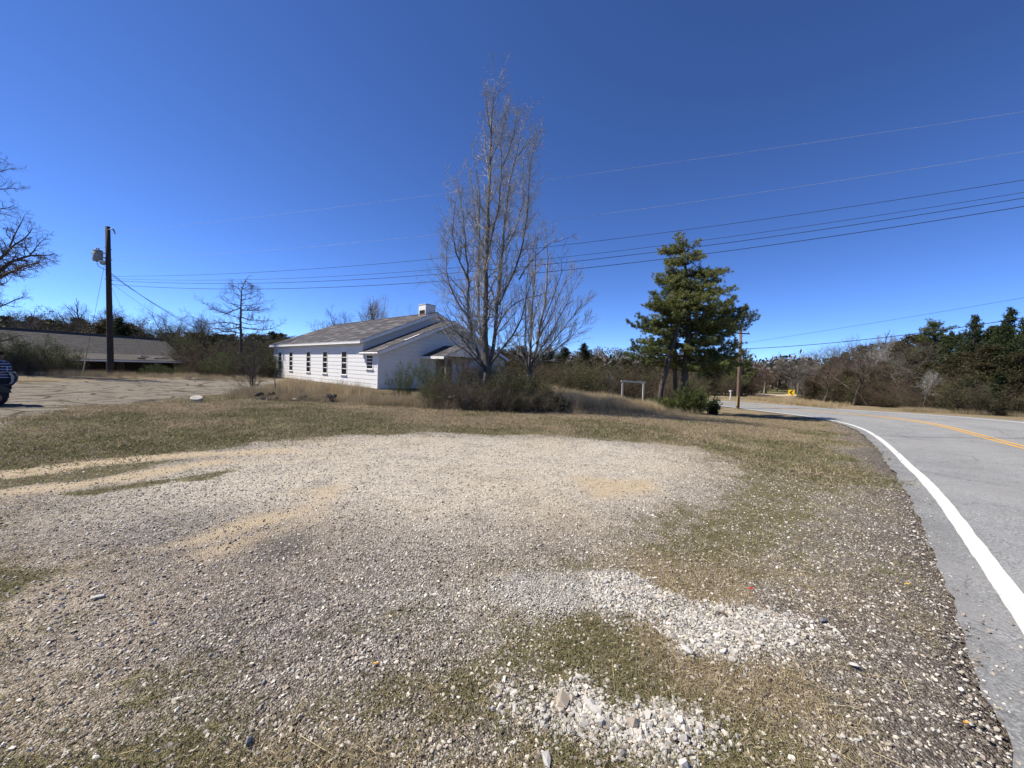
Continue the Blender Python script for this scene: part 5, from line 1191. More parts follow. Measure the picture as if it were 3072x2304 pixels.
row(L_([(2420, 66, 1120, 'cedar_b', 1.6), (2445, 50, 1125, 'cedar_b', 1.7), (2475, 52, 1105, 'cedar_b', 1.5), (2520, 60, 1060, 'cedar_a', 1.3), (2570, 62, 1040, 'cedar_b', 1.4), (2615, 60, 1035, 'cedar_a', 1.4), (2650, 62, 1030, 'cedar_b', 1.4), (2725, 48, 1005, 'cedar_b', 1.4), (2690, 56, 1025, 'cedar_a', 1.4), (2345, 94, 1110, 'cedar_b', 1.8), (2540, 46, 1110, 'cedar_b', 1.6), (2600, 44, 1110, 'cedar_b', 1.6), (2660, 42, 1085, 'cedar_b', 1.6), (2755, 38, 1060, 'cedar_b', 1.5), (2500, 62, 1075, 'cedar_a', 1.5), (2790, 36, 1090, 'cedar_b', 1.5)]),
    'evergreen_tree', 'tree', 'dark bronze-green evergreen', 'among the leafless oaks across the road', 'evergreens among the oaks')
row(L_([(2838, 38, 998, 'cedar_a', .8), (2872, 36, 1005, 'cedar_a', 1.1), (2905, 33, 950, 'cedar_a', .75), (2940, 36, 985, 'cedar_c', 1.1), (2982, 32, 932, 'cedar_a', .72), (3022, 33, 982, 'cedar_c', 1.1), (3062, 30, 955, 'cedar_c', .85), (3120, 30, 950, 'cedar_a', .9), (2800, 40, 1010, 'cedar_a', 1.2), (2958, 29, 1040, 'cedar_b', 1.4), (3010, 28, 1035, 'cedar_a', 1.5), (2890, 31, 1060, 'cedar_b', 1.5), (2850, 33, 1060, 'cedar_c', 1.5), (3050, 27, 1060, 'cedar_b', 1.5), (2930, 28.5, 1090, 'cedar_b', 1.6), (3160, 30, 940, 'cedar_a', 1.1)]),
    'evergreen_tree', 'tree', 'tall dark cedar', 'in the evergreen stand at the right edge', 'cedars at the right edge')
row(L_([(2980, 26.5, 1120, 'cedar_a', 1.8), (3040, 26, 1130, 'cedar_b', 1.8), (2900, 28, 1140, 'cedar_c', 1.8), (3090, 25.5, 1120, 'cedar_a', 1.8), (2870, 29, 1150, 'cedar_b', 1.8), (2545, 46, 1145, 'cedar_a', 2.2), (2515, 48, 1150, 'cedar_c', 2.2)]),
    'low_cedar', 'bush', 'low spreading dark cedar', 'on the far verge of the road', 'low cedars on the far verge')
br_l = []
for px in range(2440, 3140, 21):
    d = float(np.interp(px, [2440, 2600, 2800, 3000, 3140], [50, 40, 32, 26, 24.5]))
    br_l.append((px+U(-8, 8), d+U(-.3, 2.2), U(1135, 1185), rnd.choice(['brush_brown', 'brush_red', 'brush_olive', 'brush_pale', 'brush_dark', 'brush_olive']), 1.3))
    if px % 2: br_l.append((px+U(-8, 8), d+U(2, 5), U(1090, 1140), rnd.choice(['brush_brown', 'brush_olive', 'brush_brown', 'brush_dark', 'brush_pale']), 1.2))
row(L_(br_l), 'roadside_brush', 'bush', 'bare brown roadside brush', 'along the far verge of the road', 'brush along the far verge')
row(L_([(2768, 30.5, 1110, 'bare_e', 1.0)]), 'bare_sapling', 'tree', 'slim bare double-stemmed sapling', 'standing before the brush on the far verge', 'g')

# two pines in the belts
def simple_pine(px, dep, ytop, rad, label, seed, bare=.5):
    B = gxy(px, dep); H = at(px, ytop, dep)[2]-B[2]; e = empty('pine_tree', B, label=label, cat='tree'); rg = random.Random(seed); br = []
    for i in range(46):
        f = bare+(1-bare)*(i+.5)/46*.97; a = rg.uniform(0, 6.28); g_ = (f-bare)/(1-bare); br.append((f, (math.cos(a), math.sin(a), .1+.8*g_), rad*math.sqrt(max(.05, 1-(g_*1.02)**2.2))*rg.uniform(.6, 1.1)))
    pine(e, [B-ZZ*.3, B+ZZ*H*.4, B+ZZ*H*.75+np.array([.1, 0, 0]), B+ZZ*H*.93], [.22, .17, .11, .04], br, seed, 20)
simple_pine(2785, 40, 955, 1.75, 'round-headed pine rising above the leafless oaks across the road', 71, .62)
simple_pine(2222, 62, 1042, 2.1, 'rounded dark pine directly behind the roadside crossarm pole', 72, .25)
m_slab0 = simple('pale_bark', (.40, .38, .34), (.26, .24, .21), 5)
# trunks in the far field
for px, dep, lab, m_, yt in ((2292, 70, 'pale straight tree trunk stub in the far green field', m_trim, 1146), (2391, 62, 'weathered grey post beside the chevron sign', m_steel, 1150)):
    B = gxy(px, dep); tag(MB().path([B-ZZ*.2, B+ZZ*.2, (B[0]+.05, B[1], at(px, yt, dep)[2])], [.14, .12, .10], 8).obj('tree_stub' if 'trunk' in lab else 'wooden_post', m_slab0 if px < 2300 else m_rot), lab, 'tree' if 'trunk' in lab else 'post')

# wooded hill far beyond: one mass of crowns
hn = 1100; hx = nrg.uniform(-60, 300, hn); hy = nrg.uniform(200, 400, hn)
def hillz(x, y): return T(x, y)+15*np.exp(-(((x-95)/120)**2+((y-330)/70)**2))
def crowns(xs, ys, zs_, name, mats, hlo, hhi):
    mb = MB(); n = len(xs); k = 70
    for mi in range(len(mats)):
        sel = np.arange(n) % len(mats) == mi; m_ = sel.sum(); h = nrg.uniform(hlo, hhi, m_); c = np.c_[xs[sel], ys[sel], zs_[sel]]
        th = nrg.uniform(0, 6.28, (m_, k)); u = nrg.uniform(-.8, 1, (m_, k)); rr = np.sqrt(np.clip(1-u*u, 0, 1))*nrg.uniform(.5, 1.05, (m_, k))
        P = np.stack([c[:, None, 0]+rr*np.cos(th)*h[:, None]*.42, c[:, None, 1]+rr*np.sin(th)*h[:, None]*.42, c[:, None, 2]+h[:, None]*(.58+.42*u)], -1).reshape(-1, 3)
        mb.leaves(P, nrg.uniform(.6, 1.3, len(P)), nrg.uniform(.35, .8, len(P)), mi)
    o = mb.obj(name, mats); o['kind'] = 'stuff'; return o
m_farwood = simple('far_bare_crowns', (.17, .145, .13), (.09, .075, .07), .2, bmp=0)
m_fargreen = simple('far_green_crowns', (.055, .075, .045), (.03, .042, .025), .2, bmp=0)
crowns(hx, hy, hillz(hx, hy), 'wooded_hill', [m_farwood, m_farwood, m_fargreen], 6, 10)
# wood closing the horizon behind the belts
n = 1300; ang = nrg.uniform(R(-70), R(66), n); rr_ = nrg.uniform(95, 150, n); wx = np.sin(ang)*rr_; wy = np.cos(ang)*rr_
crowns(wx, wy, T(wx, wy), 'far_wood', [m_farwood, m_farwood, m_fargreen], 4.5, 8)

# ------------------------------------------------------------------ scattered ground cover (instances)
def scatter(name, P, rot, scl, idx, meshes, kind='stuff'):
    cl = bpy.data.collections.new(name+'_kinds')
    for i, me in enumerate(meshes):
        o = bpy.data.objects.new('%s_kind_%02d' % (name, i), me); cl.objects.link(o)
    me = bpy.data.meshes.new(name); me.vertices.add(len(P)); me.vertices.foreach_set('co', np.asarray(P, np.float32).ravel())
    a = me.attributes.new('rot', 'FLOAT_VECTOR', 'POINT'); a.data.foreach_set('vector', np.asarray(rot, np.float32).ravel())
    a = me.attributes.new('scl', 'FLOAT', 'POINT'); a.data.foreach_set('value', np.asarray(scl, np.float32))
    a = me.attributes.new('idx', 'INT', 'POINT'); a.data.foreach_set('value', np.asarray(idx, np.int32)); me.update()
    o = bpy.data.objects.new(name, me); col.objects.link(o); o['kind'] = kind
    ng = bpy.data.node_groups.new(name, 'GeometryNodeTree')
    ng.interface.new_socket('Geometry', in_out='INPUT', socket_type='NodeSocketGeometry'); ng.interface.new_socket('Geometry', in_out='OUTPUT', socket_type='NodeSocketGeometry')
    A = ng.nodes.new; gi = A('NodeGroupInput'); go_ = A('NodeGroupOutput'); ci = A('GeometryNodeCollectionInfo'); ci.inputs[0].default_value = cl; ci.inputs['Separate Children'].default_value = True; ci.inputs['Reset Children'].default_value = True
    ip = A('GeometryNodeInstanceOnPoints'); ip.inputs['Pick Instance'].default_value = True
    def at_(n_, t_): q = A('GeometryNodeInputNamedAttribute'); q.data_type = t_; q.inputs[0].default_value = n_; return q.outputs[0]
    ng.links.new(gi.outputs[0], ip.inputs['Points']); ng.links.new(ci.outputs[0], ip.inputs['Instance']); ng.links.new(at_('idx', 'INT'), ip.inputs['Instance Index'])
    er = A('FunctionNodeEulerToRotation'); ng.links.new(at_('rot', 'FLOAT_VECTOR'), er.inputs[0]); ng.links.new(er.outputs[0], ip.inputs['Rotation'])
    ng.links.new(at_('scl', 'FLOAT'), ip.inputs['Scale']); ng.links.new(ip.outputs[0], go_.inputs[0])
    md = o.modifiers.new('scatter', 'NODES'); md.node_group = ng; return o
def tuft(seed, n, rad, h0, h1, wd, lean, mat, bend=.5):
    nr = np.random.default_rng(seed); c = np.c_[nr.normal(size=(n, 2))*rad, np.full(n, -.01)]; d = np.c_[nr.normal(size=(n, 2))*lean, np.ones(n)]; d /= np.linalg.norm(d, axis=1, keepdims=True)
    return MB().blades(c, d, nr.uniform(h0, h1, n), nr.uniform(wd*.6, wd*1.3, n), bend=bend).mesh('tuft', mat)
def stone_mesh(seed, mat, flat=.6):
    nr = np.random.default_rng(seed); import bmesh
    bm = bmesh.new(); bmesh.ops.create_icosphere(bm, subdivisions=1, radius=1)
    # angular crushed stone: clip the sphere by random planes
    for v in bm.verts:
        for _ in range(0): pass
    pl = nr.normal(size=(9, 3)); pl /= np.linalg.norm(pl, axis=1, keepdims=True); dd = nr.uniform(.5, .85, 9)
    for v in bm.verts:
        p = np.array(v.co)*1.15
        for a, b_ in zip(pl, dd):
            k = p@a-b_
            if k > 0: p = p-a*k
        v.co = (p[0]*1.1, p[1]*.85, p[2]*flat)
    me = bpy.data.meshes.new('stone'); bm.to_mesh(me); bm.free(); me.materials.append(mat); return me
def stone_mat(name, stops):
    m, t, b = new_mat(name); oi = t.nodes.new('ShaderNodeObjectInfo'); n = noise(t, 2.2, 4, .6, objco(t))
    v = math_(t, 'ADD', math_(t, 'MULTIPLY', oi.outputs['Random'], .8), math_(t, 'MULTIPLY', n, .25)); t.links.new(ramp(t, v, stops), b.inputs['Base Color']); b.inputs['Roughness'].default_value = .9; return m
ms_white = stone_mat('white_gravel', [(.05, (.17, .16, .15)), (.3, (.34, .325, .295)), (.65, (.41, .385, .34)), (.92, (.50, .475, .42)), (.99, (.52, .40, .23))])
ms_grey = stone_mat('grey_gravel', [(.1, (.085, .068, .055)), (.4, (.20, .165, .13)), (.7, (.36, .31, .25)), (.95, (.60, .55, .46))])
ms_tan = stone_mat('tan_gravel', [(.1, (.24, .20, .155)), (.4, (.42, .37, .29)), (.75, (.58, .53, .45)), (.95, (.72, .68, .60))])
stones = [stone_mesh(100+i, m_, f) for m_ in (ms_white, ms_grey, ms_tan) for i, f in enumerate((.55, .75, .45, .65))]
def inview(P, m=.06):
    X_, Y_ = [], []; q = P-np.array([0, 0, EYE]); dd = q@F_; ok = dd > .5
    x = np.where(ok, 1536+FPX*(q@R_)/np.where(ok, dd, 1), -9999); y = np.where(ok, 1152-FPX*(q@U_)/np.where(ok, dd, 1), -9999)
    return ok & (x > -3072*m) & (x < 3072*(1+m)) & (y > 0) & (y < 2304*(1+m))
def near_pts(n, rmax, rmin=1.2, pw=1.0, half=R(60)):
    r = rmin+(rmax-rmin)*nrg.random(n)**pw; a = nrg.uniform(-half, half, n); P = np.c_[np.sin(a)*r, np.cos(a)*r]; return P
def groundz(P):
    z = T(P[:, 0], P[:, 1]); z_ = z+(.035*(fbm(P, 1.3, 5)-.5)+.012*(fbm(P, .3, 6)-.5)); return z_
def put(name, P, zn_, keep, size, idx, meshes, tiltmax=.5, up=0.0, dz=0.0):
    P = P[keep]; z = groundz(P)+zn_['white'][keep]*.03*fbm(P, .5, 8); Q = np.c_[P, z+dz*size[keep]]; ok = inview(Q); Q = Q[ok]; n = len(Q)
    rot = np.c_[nrg.uniform(-tiltmax, tiltmax, (n, 2)), nrg.uniform(0, 6.28, n)]
    print(name, n); return scatter(name, Q, rot, size[keep][ok], idx[keep][ok], meshes)
# white crushed stone in the three piles
P = np.concatenate([q.mean(0)+nrg.uniform(-1, 1, (30000, 2))*(np.ptp(q, axis=0)/2+.3) for q in PW]); z_ = zones(P); k = nrg.random(len(P)) < z_['white']*.95
far_ = np.hypot(P[:, 0], P[:, 1]); pk = np.repeat([0, 1, 2], 30000); k &= nrg.random(len(P)) < np.array([.62, .9, .95])[pk]; sz = nrg.gamma(3.2, .0026, len(P)).clip(.0035, .03)*np.array([.62, .85, 1.0])[pk]; sz[nrg.random(len(P)) < .008] *= 1.7
put('white_gravel', P, z_, k, sz, np.where(nrg.random(len(P)) < np.array([.45, .75, .8])[pk], nrg.integers(0, 4, len(P)), nrg.integers(4, 12, len(P))), stones, .5, dz=.25)
# loose stones over the whole lot and the shoulder
P = near_pts(260000, 9.5, 1.3, 1.15); z_ = zones(P); dens = (.42-.1*z_['shoulder']+.1*z_['mixg']+.35*z_['faint'])*(1-.55*z_['grass'])*(1-z_['white'])*np.where(z_['ro'] < -.38, 1, .25*(z_['ro'] < -.2))*(1-.6*z_['tan'])
k = nrg.random(len(P)) < dens; r_ = np.hypot(P[:, 0], P[:, 1]); sz = nrg.gamma(4., .00165, len(P)).clip(.0035, .015)*(1+.02*r_)
ix = np.where(nrg.random(len(P)) < .30+.35*z_['bright'], 8, 4)+nrg.integers(0, 4, len(P)); ix = np.where(nrg.random(len(P)) < .12+.15*z_['shoulder'], nrg.integers(0, 4, len(P)), ix)
put('loose_gravel', P, z_, k, sz, ix, stones, .6, dz=.2)
# short grass
tufts = [tuft(200+i, 16, .03, .02, .07, .0035, .9, m_) for i, m_ in enumerate((m_fresh, m_lawn, m_dry, m_lawn, m_dry))]
P = near_pts(90000, 10, 1.3, 1.1); z_ = zones(P); k = nrg.random(len(P)) < (z_['grass']*.8+.03*z_['mixg'])*sstep(.35, .6, fbm(P, .25, 41)+.25*z_['grass'])*(z_['ro'] < -.5)
ix = np.where(z_['green'] > nrg.random(len(P)), nrg.choice([0, 1, 1, 3], len(P)), nrg.choice([2, 4, 1], len(P)))
put('grass', P, z_, k, nrg.uniform(.5, 1.15, len(P)), ix, tufts, .2)
patch = [tuft(220+i, 46, .13, .03, .11, .008, .9, m_) for i, m_ in enumerate((m_lawn, m_dry, m_dry, m_fresh))]
P = near_pts(70000, 32, 8, .8); z_ = zones(P); k = nrg.random(len(P)) < z_['grass']**1.5*.62*sstep(.25, .6, fbm(P, .8, 51)+.15)*(z_['ro'] < -.4)
ix = np.where(z_['green']*.7 > nrg.random(len(P)), nrg.choice([0, 0, 3], len(P)), nrg.choice([1, 2, 2, 1], len(P)))
put('lawn_grass', P, z_, k, nrg.uniform(.6, 1.3, len(P)), ix, patch, .15)
# tall tan grass
tall = [tuft(240+i, 60, .16, .5, 1.25, .012, .16, m_tan, .35) for i in range(3)]+[tuft(245, 50, .2, .4, .95, .011, .22, m_dry, .4)]
def region(name, poly_px, n, meshes, s0, s1, weights=None, fade=False):
    Q = np.array([gxy(a, b)[:2] for a, b in poly_px]); P = nrg.uniform(Q.min(0), Q.max(0), (n, 2)); k = nrg.random(len(P)) < sstep(-.2, .5, sdist(P, Q))*sstep(.30, .62, fbm(P, 1.1, 77)); P = P[k]; hh = (.65+.75*fbm(P, 2.3, 78))*(np.interp(P[:, 0]/P[:, 1], [.13, .24, .30, .38], [.95, .85, .68, .6]) if fade else 1)
    rot = np.c_[nrg.uniform(-.12, .12, (len(P), 2)), nrg.uniform(0, 6.28, len(P))]; ix = nrg.integers(0, len(meshes), len(P)) if weights is None else nrg.choice(len(meshes), len(P), p=weights)
    return scatter(name, np.c_[P, T(P[:, 0], P[:, 1])], rot, nrg.uniform(s0, s1, len(P))*hh, ix, meshes)
region('tall_grass', [(1640, 19), (1700, 17.6), (1800, 17.8), (1900, 18.4), (1960, 20), (1990, 23), (1950, 26), (1780, 27), (1620, 27)], 9000, tall, .5, 1.05, fade=True)
region('tall_grass', [(840, 17), (900, 16.4), (1060, 16.6), (1130, 18), (1120, 22.5), (1000, 24), (850, 30), (820, 24)], 2100, tall[2:]+[tall[3]], .3, .75)
region('dry_weeds', [(740, 15.0), (1000, 14.9), (1400, 14.8), (1400, 15.6), (1000, 15.8), (740, 15.8)], 1500, [tall[3], patch[1]], .3, .55)
region('dry_weeds', [(700, 15.8), (820, 15.4), (1130, 15.2), (1290, 15), (1290, 17.5), (1000, 17), (700, 17.4)], 2600, [tall[3], patch[1]], .3, .6)
region('dry_weeds', [(2420, 38), (2300, 46), (2240, 52), (2240, 58), (2420, 50), (2550, 40), (2500, 34)], 2600, tall[3:]+[tall[1]], .3, .55)
region('dry_weeds', [(2700, 30.5), (2900, 26.8), (3080, 24.2), (3080, 25.5), (2900, 28.5), (2700, 33)], 1500, tall[3:], .3, .6)
region('dry_weeds', [(-60, 22.5), (240, 24), (560, 26), (830, 27), (830, 32), (560, 34), (300, 30), (-60, 25)], 3600, [tall[3], patch[1], patch[2]], .25, .6)
region('dry_weeds', [(1640, 15.4), (1800, 16), (2000, 18), (2100, 21), (2100, 23.5), (1960, 22), (1640, 17)], 1700, [tall[3], patch[1], patch[0]], .3, .6)

# ------------------------------------------------------------------ rubble, slabs and small things on the ground
m_rock = simple('dark_rock', (.085, .07, .058), (.03, .025, .022), 6, bmp=.6)
m_slab = simple('pale_concrete', (.46, .43, .37), (.28, .26, .22), 5)
def rock_mesh(seed, mat): return stone_mesh(seed, mat, .7)
rk = [rock_mesh(300+i, m_rock) for i in range(5)]; rk.append(rock_mesh(310, m_slab))
def rubble(x0, x1, dep, n, label, pale=.04):
    B = gxy((x0+x1)/2, dep); e = empty('rubble_pile', B, label=label, cat='rubble')
    for i in range(n):
        px = U(x0, x1); G = gxy(px, dep+U(-.35, .35)); o = bpy.data.objects.new('stone', rk[5] if rnd.random() < pale else rk[rnd.randrange(5)]); col.objects.link(o); o.parent = e
        sc_ = U(.07, .18); o.scale = (sc_*U(.8, 1.6), sc_, sc_*U(.6, 1)); o.rotation_euler = (U(-.5, .5), U(-.5, .5), U(0, 6)); o.location = Vector(G-B)+Vector((0, 0, sc_*.35+(.18 if rnd.random() < .3 else 0)))
    return e
rubble(845, 1010, 15.6, 46, 'low line of dark rubble stones in front of the windows of the white hall')
rubble(770, 850, 15.4, 14, 'few dark rubble stones at the foot of the small bare sapling')
rb = rubble(1245, 1385, 15.8, 40, 'dark rubble heap before the shaded gable of the white hall')
G = gxy(1330, 15.6); MB().obox(G+np.array([-.35, -.15, .32]), (.75, .05, .04), (0, .5, .06), (0, 0, .07)).obj('slab', m_slab, rb)
G = gxy(590, 13.6); mb = MB(); nv = np.array([.22, -.30, .92]); nv /= np.linalg.norm(nv)
disc = tag(MB().path([G+ZZ*.06, G+ZZ*.06+nv*.015, G+ZZ*.06+nv*.10, G+ZZ*.06+nv*.115], [.165, .185, .185, .165], 18).obj('concrete_slab', m_slab), 'tilted round pale concrete slab lying at the edge of the cracked lot', 'slab')
m_orange = simple('rust_orange_stone', (.34, .14, .055), (.2, .08, .03), 8); m_red = simple('red_scrap', (.55, .03, .03), None, 4, bmp=0, rough=.5)
m_yel = simple('yellow_leaf', (.65, .42, .04), (.6, .2, .03), 30, bmp=0); m_wst = simple('white_stone', (.50, .48, .44), (.34, .32, .29), 8); m_gst = simple('blue_grey_stone', (.17, .18, .19), (.1, .1, .11), 8); m_brst = simple('brown_clod', (.17, .09, .05), None, 8)
def one(px, py, name, mat, size, label, cat='stone', seed=1, flat=.5, asp=(1.2, .9)):
    G = gp(px, py); me = stone_mesh(seed, mat, flat); o = bpy.data.objects.new(name, me); col.objects.link(o); o.location = (G[0], G[1], G[2]+size*.42); o.scale = (size*asp[0], size*asp[1], size); o.rotation_euler = (.1, -.1, seed*1.3); return tag(o, label, cat)
one(2105, 2188, 'stone', m_orange, .028, 'rust-orange stone among the nearest white gravel', seed=401)
one(2062, 2150, 'stone', m_brst, .018, 'small brown clod left of the rust-orange stone', seed=402)
one(2060, 1958, 'stone', m_wst, .036, 'large white stone on the left edge of the right gravel pile', seed=403, asp=(1.25, .95))
one(288, 1797, 'stone', m_wst, .034, 'flat white stone alone in the left gravel', seed=404, flat=.5, asp=(1.3, 1.0))
one(745, 2232, 'stone', m_gst, .022, 'blue-grey stone in the bottom left gravel', seed=405, flat=.8)
one(1770, 2120, 'stone', m_wst, .030, 'angular pale stone at the upper left of the nearest gravel pile', seed=406, flat=.7)
one(1640, 2290, 'stone', m_wst, .032, 'pale stone at the bottom edge beside the nearest gravel pile', seed=407, flat=.6)
one(1335, 1203, 'stone', m_slab, .12, 'pale stone on the grass before the brush', seed=408)
one(2470, 1865, 'stone', m_gst, .028, 'grey slab-like stone at the right of the right gravel pile', seed=409, flat=.4)
one(2560, 1998, 'stone', m_wst, .022, 'single white stone on the dark gravel right of the piles', seed=410)
def leaf(px, py, name, mat, size, label, cat):
    G = gp(px, py); b = [(-1, 0, .1), (-.5, .45, .35), (.1, .3, .2), (.45, .6, .3), (1, .1, .15), (.5, -.5, .3), (-.1, -.35, .12)]
    V = np.array(b)*size+G+np.array([0, 0, .012]); mb = MB().prism(V*[1, 1, 1], (0, 0, .002)); return tag(mb.obj(name, mat), label, cat)
leaf(1126, 1997, 'leaf', m_yel, .012, 'small yellow-orange leaf on the gravel left of the piles', 'leaf')
leaf(2253, 1772, 'plastic_scrap', m_red, .022, 'red plastic scrap in the grass above the right gravel pile', 'litter')
leaf(2722, 1757, 'leaf', m_yel, .020, 'yellow leaf near the edge of the road', 'leaf')
leaf(2898, 2176, 'leaf', m_yel, .014, 'pale yellow leaf on the dark shoulder at the bottom right', 'leaf')
# straw stalks and twigs lying about
m_straw = foliage('straw', [(.40, .31, .16), (.55, .45, .26), (.62, .54, .36)])
P = near_pts(420, 8, 1.5, 1.0); d = np.c_[nrg.normal(size=(420, 2)), np.zeros(420)]; d /= np.linalg.norm(d, axis=1, keepdims=True); Ls = nrg.uniform(.04, .22, 420)
Q0 = np.c_[P, groundz(P)+.012]; Q1 = Q0+d*Ls[:, None]; Q1[:, 2] = groundz(Q1[:, :2])+.014; kk_ = road_off(P) < -.5
mb = MB().tubes(Q0[kk_], Q1[kk_], .0016, .0010, 3); o = mb.obj('straw', m_straw); o['kind'] = 'stuff'

# ------------------------------------------------------------------ person on a riding mower at the left edge
PDp = 10.8
PB0 = gxy(0, PDp); EX = np.array([.6, .8, 0]); EY = np.array([-.8, .6, 0])
def pp(px, py, dy=0.0): return PB0+EX*(px/177)+EY*dy+ZZ*((1210-py)/107)
def pe(x, y, z): return PB0+EX*x+EY*y+ZZ*z
m_skin = simple('skin', (.34, .19, .13), None, 4, bmp=0, rough=.6); m_hair = simple('dark_cap', (.02, .018, .018), None, 5, bmp=0)
m_jean = simple('dark_trousers', (.018, .018, .022), None, 8, bmp=.2)
m_plaid, _t, _b = new_mat('navy_plaid'); co_ = objco(_t); sp_ = _t.nodes.new('ShaderNodeSeparateXYZ'); _t.links.new(co_, sp_.inputs[0])
def _str(ax, fq, w_): return math_(_t, 'LESS_THAN', math_(_t, 'FRACT', math_(_t, 'MULTIPLY', sp_.outputs[ax], fq)), w_)
_a = math_(_t, 'ADD', _str(2, 13, .26), math_(_t, 'MULTIPLY', math_(_t, 'ADD', _str(0, 13, .22), _str(1, 13, .22)), .5))
_t.links.new(ramp(_t, math_(_t, 'MULTIPLY', _a, .5), [(0, (.012, .016, .05)), (.25, (.06, .075, .15)), (.5, (.34, .37, .45))]), _b.inputs['Base Color'])
GM = PB0
person = empty('person', (GM[0], GM[1], GM[2]), label='person in a navy and white plaid shirt seated on the riding mower', cat='person')
def skinned(name, verts, edges, radii, mat, parent, root=0):
    org = Vector(parent.location); me = bpy.data.meshes.new(name); me.from_pydata([tuple(Vector(v)-org) for v in verts], edges, []); me.materials.append(mat)
    o = bpy.data.objects.new(name, me); col.objects.link(o); o.parent = parent; md = o.modifiers.new('skin', 'SKIN'); md.use_smooth_shade = True
    for v, r_ in zip(me.skin_vertices[0].data, radii): v.radius = (r_, r_)
    me.skin_vertices[0].data[root].use_root = True; sb_ = o.modifiers.new('sub', 'SUBSURF'); sb_.levels = 2; sb_.render_levels = 2; return o
V = [pp(14, 1143), pp(13, 1122), pp(10, 1098), pp(6, 1082), pp(3, 1076), pp(0, 1062), pp(-2, 1056),
     pp(12, 1084, -.18), pp(26, 1103, -.24), pp(-4, 1110, -.28), pp(-26, 1112, -.22),
     pp(2, 1084, .18), pp(-4, 1104, .24), pp(-30, 1112, .20), pp(-44, 1112, .14),
     pp(10, 1146, -.12), pp(-62, 1150, -.16), pp(-72, 1184, -.16), pp(-92, 1188, -.16), pp(10, 1146, .12), pp(-62, 1150, .16), pp(-72, 1184, .16), pp(-92, 1188, .16)]
E_ = [(0, 1), (1, 2), (2, 3), (3, 4), (4, 5), (5, 6), (3, 7), (7, 8), (8, 9), (9, 10), (3, 11), (11, 12), (12, 13), (13, 14), (0, 15), (15, 16), (16, 17), (17, 18), (0, 19), (19, 20), (20, 21), (21, 22)]
Rr = [.11, .11, .125, .09, .055, .092, .085, .055, .042, .034, .030, .055, .042, .034, .030, .06, .05, .042, .035, .06, .05, .042, .035]
skinned('body', V, E_, Rr, m_skin, person)
skinned('shirt', [V[i] for i in (0, 1, 2, 3, 7, 8, 9, 11, 12, 13)], [(0, 1), (1, 2), (2, 3), (3, 4), (4, 5), (5, 6), (3, 7), (7, 8), (8, 9)], [.165, .165, .175, .125, .095, .072, .055, .095, .072, .055], m_plaid, person)
skinned('trousers', [V[i] for i in (0, 15, 16, 17, 19, 20, 21)], [(0, 1), (1, 2), (2, 3), (0, 4), (4, 5), (5, 6)], [.155, .115, .08, .062, .115, .08, .062], m_jean, person)
hc = pp(-4, 1058)
MB().path([hc+ZZ*(-.02), hc+ZZ*.04, hc+ZZ*.09, hc+ZZ*.115], [.102, .106, .085, .03], 12).obj('cap', m_hair, person, True)
MB().obox(hc-EX*.22-EY*.06, EX*.14+ZZ*.02, EY*.12, ZZ*.012).obj('cap_brim', m_hair, person)
MB().path([hc-EX*.095-ZZ*.04, hc-EX*.125-ZZ*.07], [.012, .016], 6).obj('nose', m_skin, person, True)
MB().path([hc-EY*.095-ZZ*.06, hc-EY*.108-ZZ*.03], [.014, .022], 6).obj('ear', m_skin, person, True)
for dy in (-.035, .035): MB().path([hc-EX*.09+EY*dy-ZZ*.035, hc-EX*.102+EY*dy-ZZ*.035], [.012, .006], 6).obj('eye', m_hair, person)
for c0 in (V[10], V[14]):
    hd = MB(); hd.path([c0, c0-EX*.05-ZZ*.005, c0-EX*.085-ZZ*.015], [.026, .038, .032], 8)
    for j in range(4): hd.path([c0-EX*.075+EY*(-.03+.02*j)-ZZ*.01, c0-EX*(.115-.005*abs(j-1.5))+EY*(-.03+.02*j)-ZZ*.025, c0-EX*.115+EY*(-.03+.02*j)-ZZ*.055], [.010, .009, .007], 6)
    hd.path([c0-EX*.03-EY*.03-ZZ*.005, c0-EX*.06-EY*.05-ZZ*.02], [.012, .009], 6); hd.obj('hand', m_skin, person, True)
m_mow = simple('black_mower_paint', (.02, .02, .022), None, 4, rough=.35, bmp=0); m_tyre = simple('tyre_rubber', (.02, .02, .02), None, 8, rough=.8); m_rim = simple('rim_metal', (.28, .12, .07), (.2, .08, .05), 5, rough=.5); m_seat = simple('grey_seat_shell', (.42, .43, .43), (.3, .3, .3), 4, rough=.6)
mw = empty('riding_mower', GM, label='black riding mower with a high-backed seat cut by the left edge', cat='mower')
def mbox(x0, x1, y0, y1, z0, z1): return MB().obox(pe(x0, y0, z0), EX*(x1-x0), EY*(y1-y0), ZZ*(z1-z0))
mbox(-1.3, .16, -.25, .25, .20, .44).obj('frame', m_mow, mw)
MB().prism([pe(-1.4, -.3, .42), pe(-.8, -.3, .42), pe(-.8, -.3, .80), pe(-1.3, -.3, .70)], EY*.6).obj('hood', m_mow, mw)
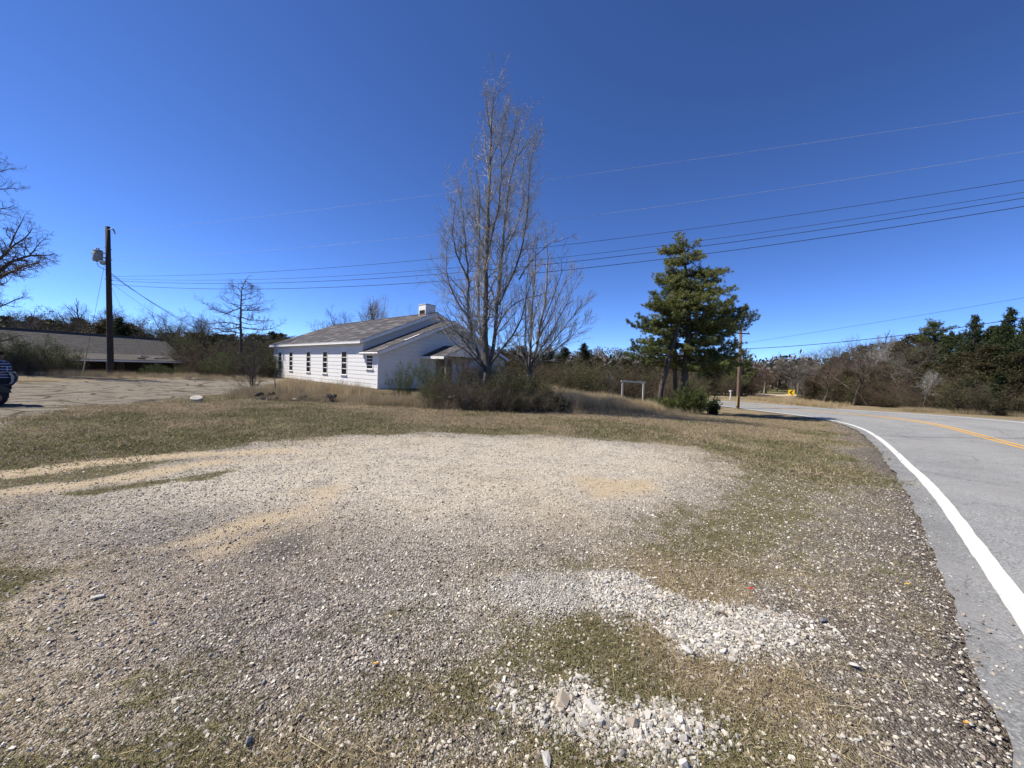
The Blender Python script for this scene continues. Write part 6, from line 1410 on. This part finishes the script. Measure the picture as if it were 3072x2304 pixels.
MB().prism([pe(-.36, -.46, .40), pe(.20, -.46, .36), pe(.17, -.46, .48), pe(.0, -.46, .55), pe(-.36, -.46, .52)], EY*.92).obj('fender', m_mow, mw)
for (x, r_, wd_) in ((-.085, .225, .22), (-1.15, .17, .15)):
    for sgn in (-1, 1):
        c = pe(x, sgn*.36, r_)
        ty = MB().path([c-EY*wd_/2, c-EY*wd_*.42, c+EY*wd_*.42, c+EY*wd_/2], [r_*.84, r_, r_, r_*.84], 20).obj('wheel', m_tyre, mw, True)
        MB().path([c-EY*(wd_/2+.012), c-EY*(wd_/2-.01)], [r_*.55, r_*.58], 14).obj('rim', m_rim, ty)
        MB().path([c+EY*(wd_/2-.01), c+EY*(wd_/2+.012)], [r_*.58, r_*.55], 14).obj('rim', m_rim, ty)
mbox(-.24, .20, -.22, .22, .53, .60).obj('seat', m_mow, mw)
sbk = [pe(x, 0, z) for x, z in ((.20, .55), (.27, .66), (.29, .80), (.24, .92))]
MB().prism([b_-EY*.22+EX*.02 for b_ in sbk]+[b_-EY*.22-EX*.03 for b_ in sbk[::-1]], EY*.44).obj('seat_frame', m_mow, mw)
MB().prism([b_-EY*.19-EX*.03 for b_ in sbk]+[b_-EY*.19-EX*.09 for b_ in sbk[::-1]], EY*.38).obj('seat_back', m_seat, mw)
MB().prism([b_-EY*.18+EX*.025 for b_ in sbk[1:]]+[b_-EY*.18+EX*.04 for b_ in sbk[:0:-1]], EY*.36).obj('seat_shell', m_seat, mw)
sw = pe(-.30, 0, .90); MB().path([sw-ZZ*.02, pe(-.72, 0, .5)], .02, 6).obj('steering_column', m_mow, mw)
th = np.linspace(0, 2*np.pi, 19); MB().path([sw+EX*math.cos(a)*.05+EY*math.sin(a)*.17+ZZ*math.cos(a)*.15 for a in th], .014, 6, cap=False).obj('steering_wheel', m_mow, mw, True)
mbox(-.95, -.3, -.5, .5, .09, .19).obj('mower_deck', m_mow, mw)
tot = sum(len(o.data.polygons) for o in sc.objects if o.type == 'MESH'); print('faces', tot, 'objects', len(sc.objects))
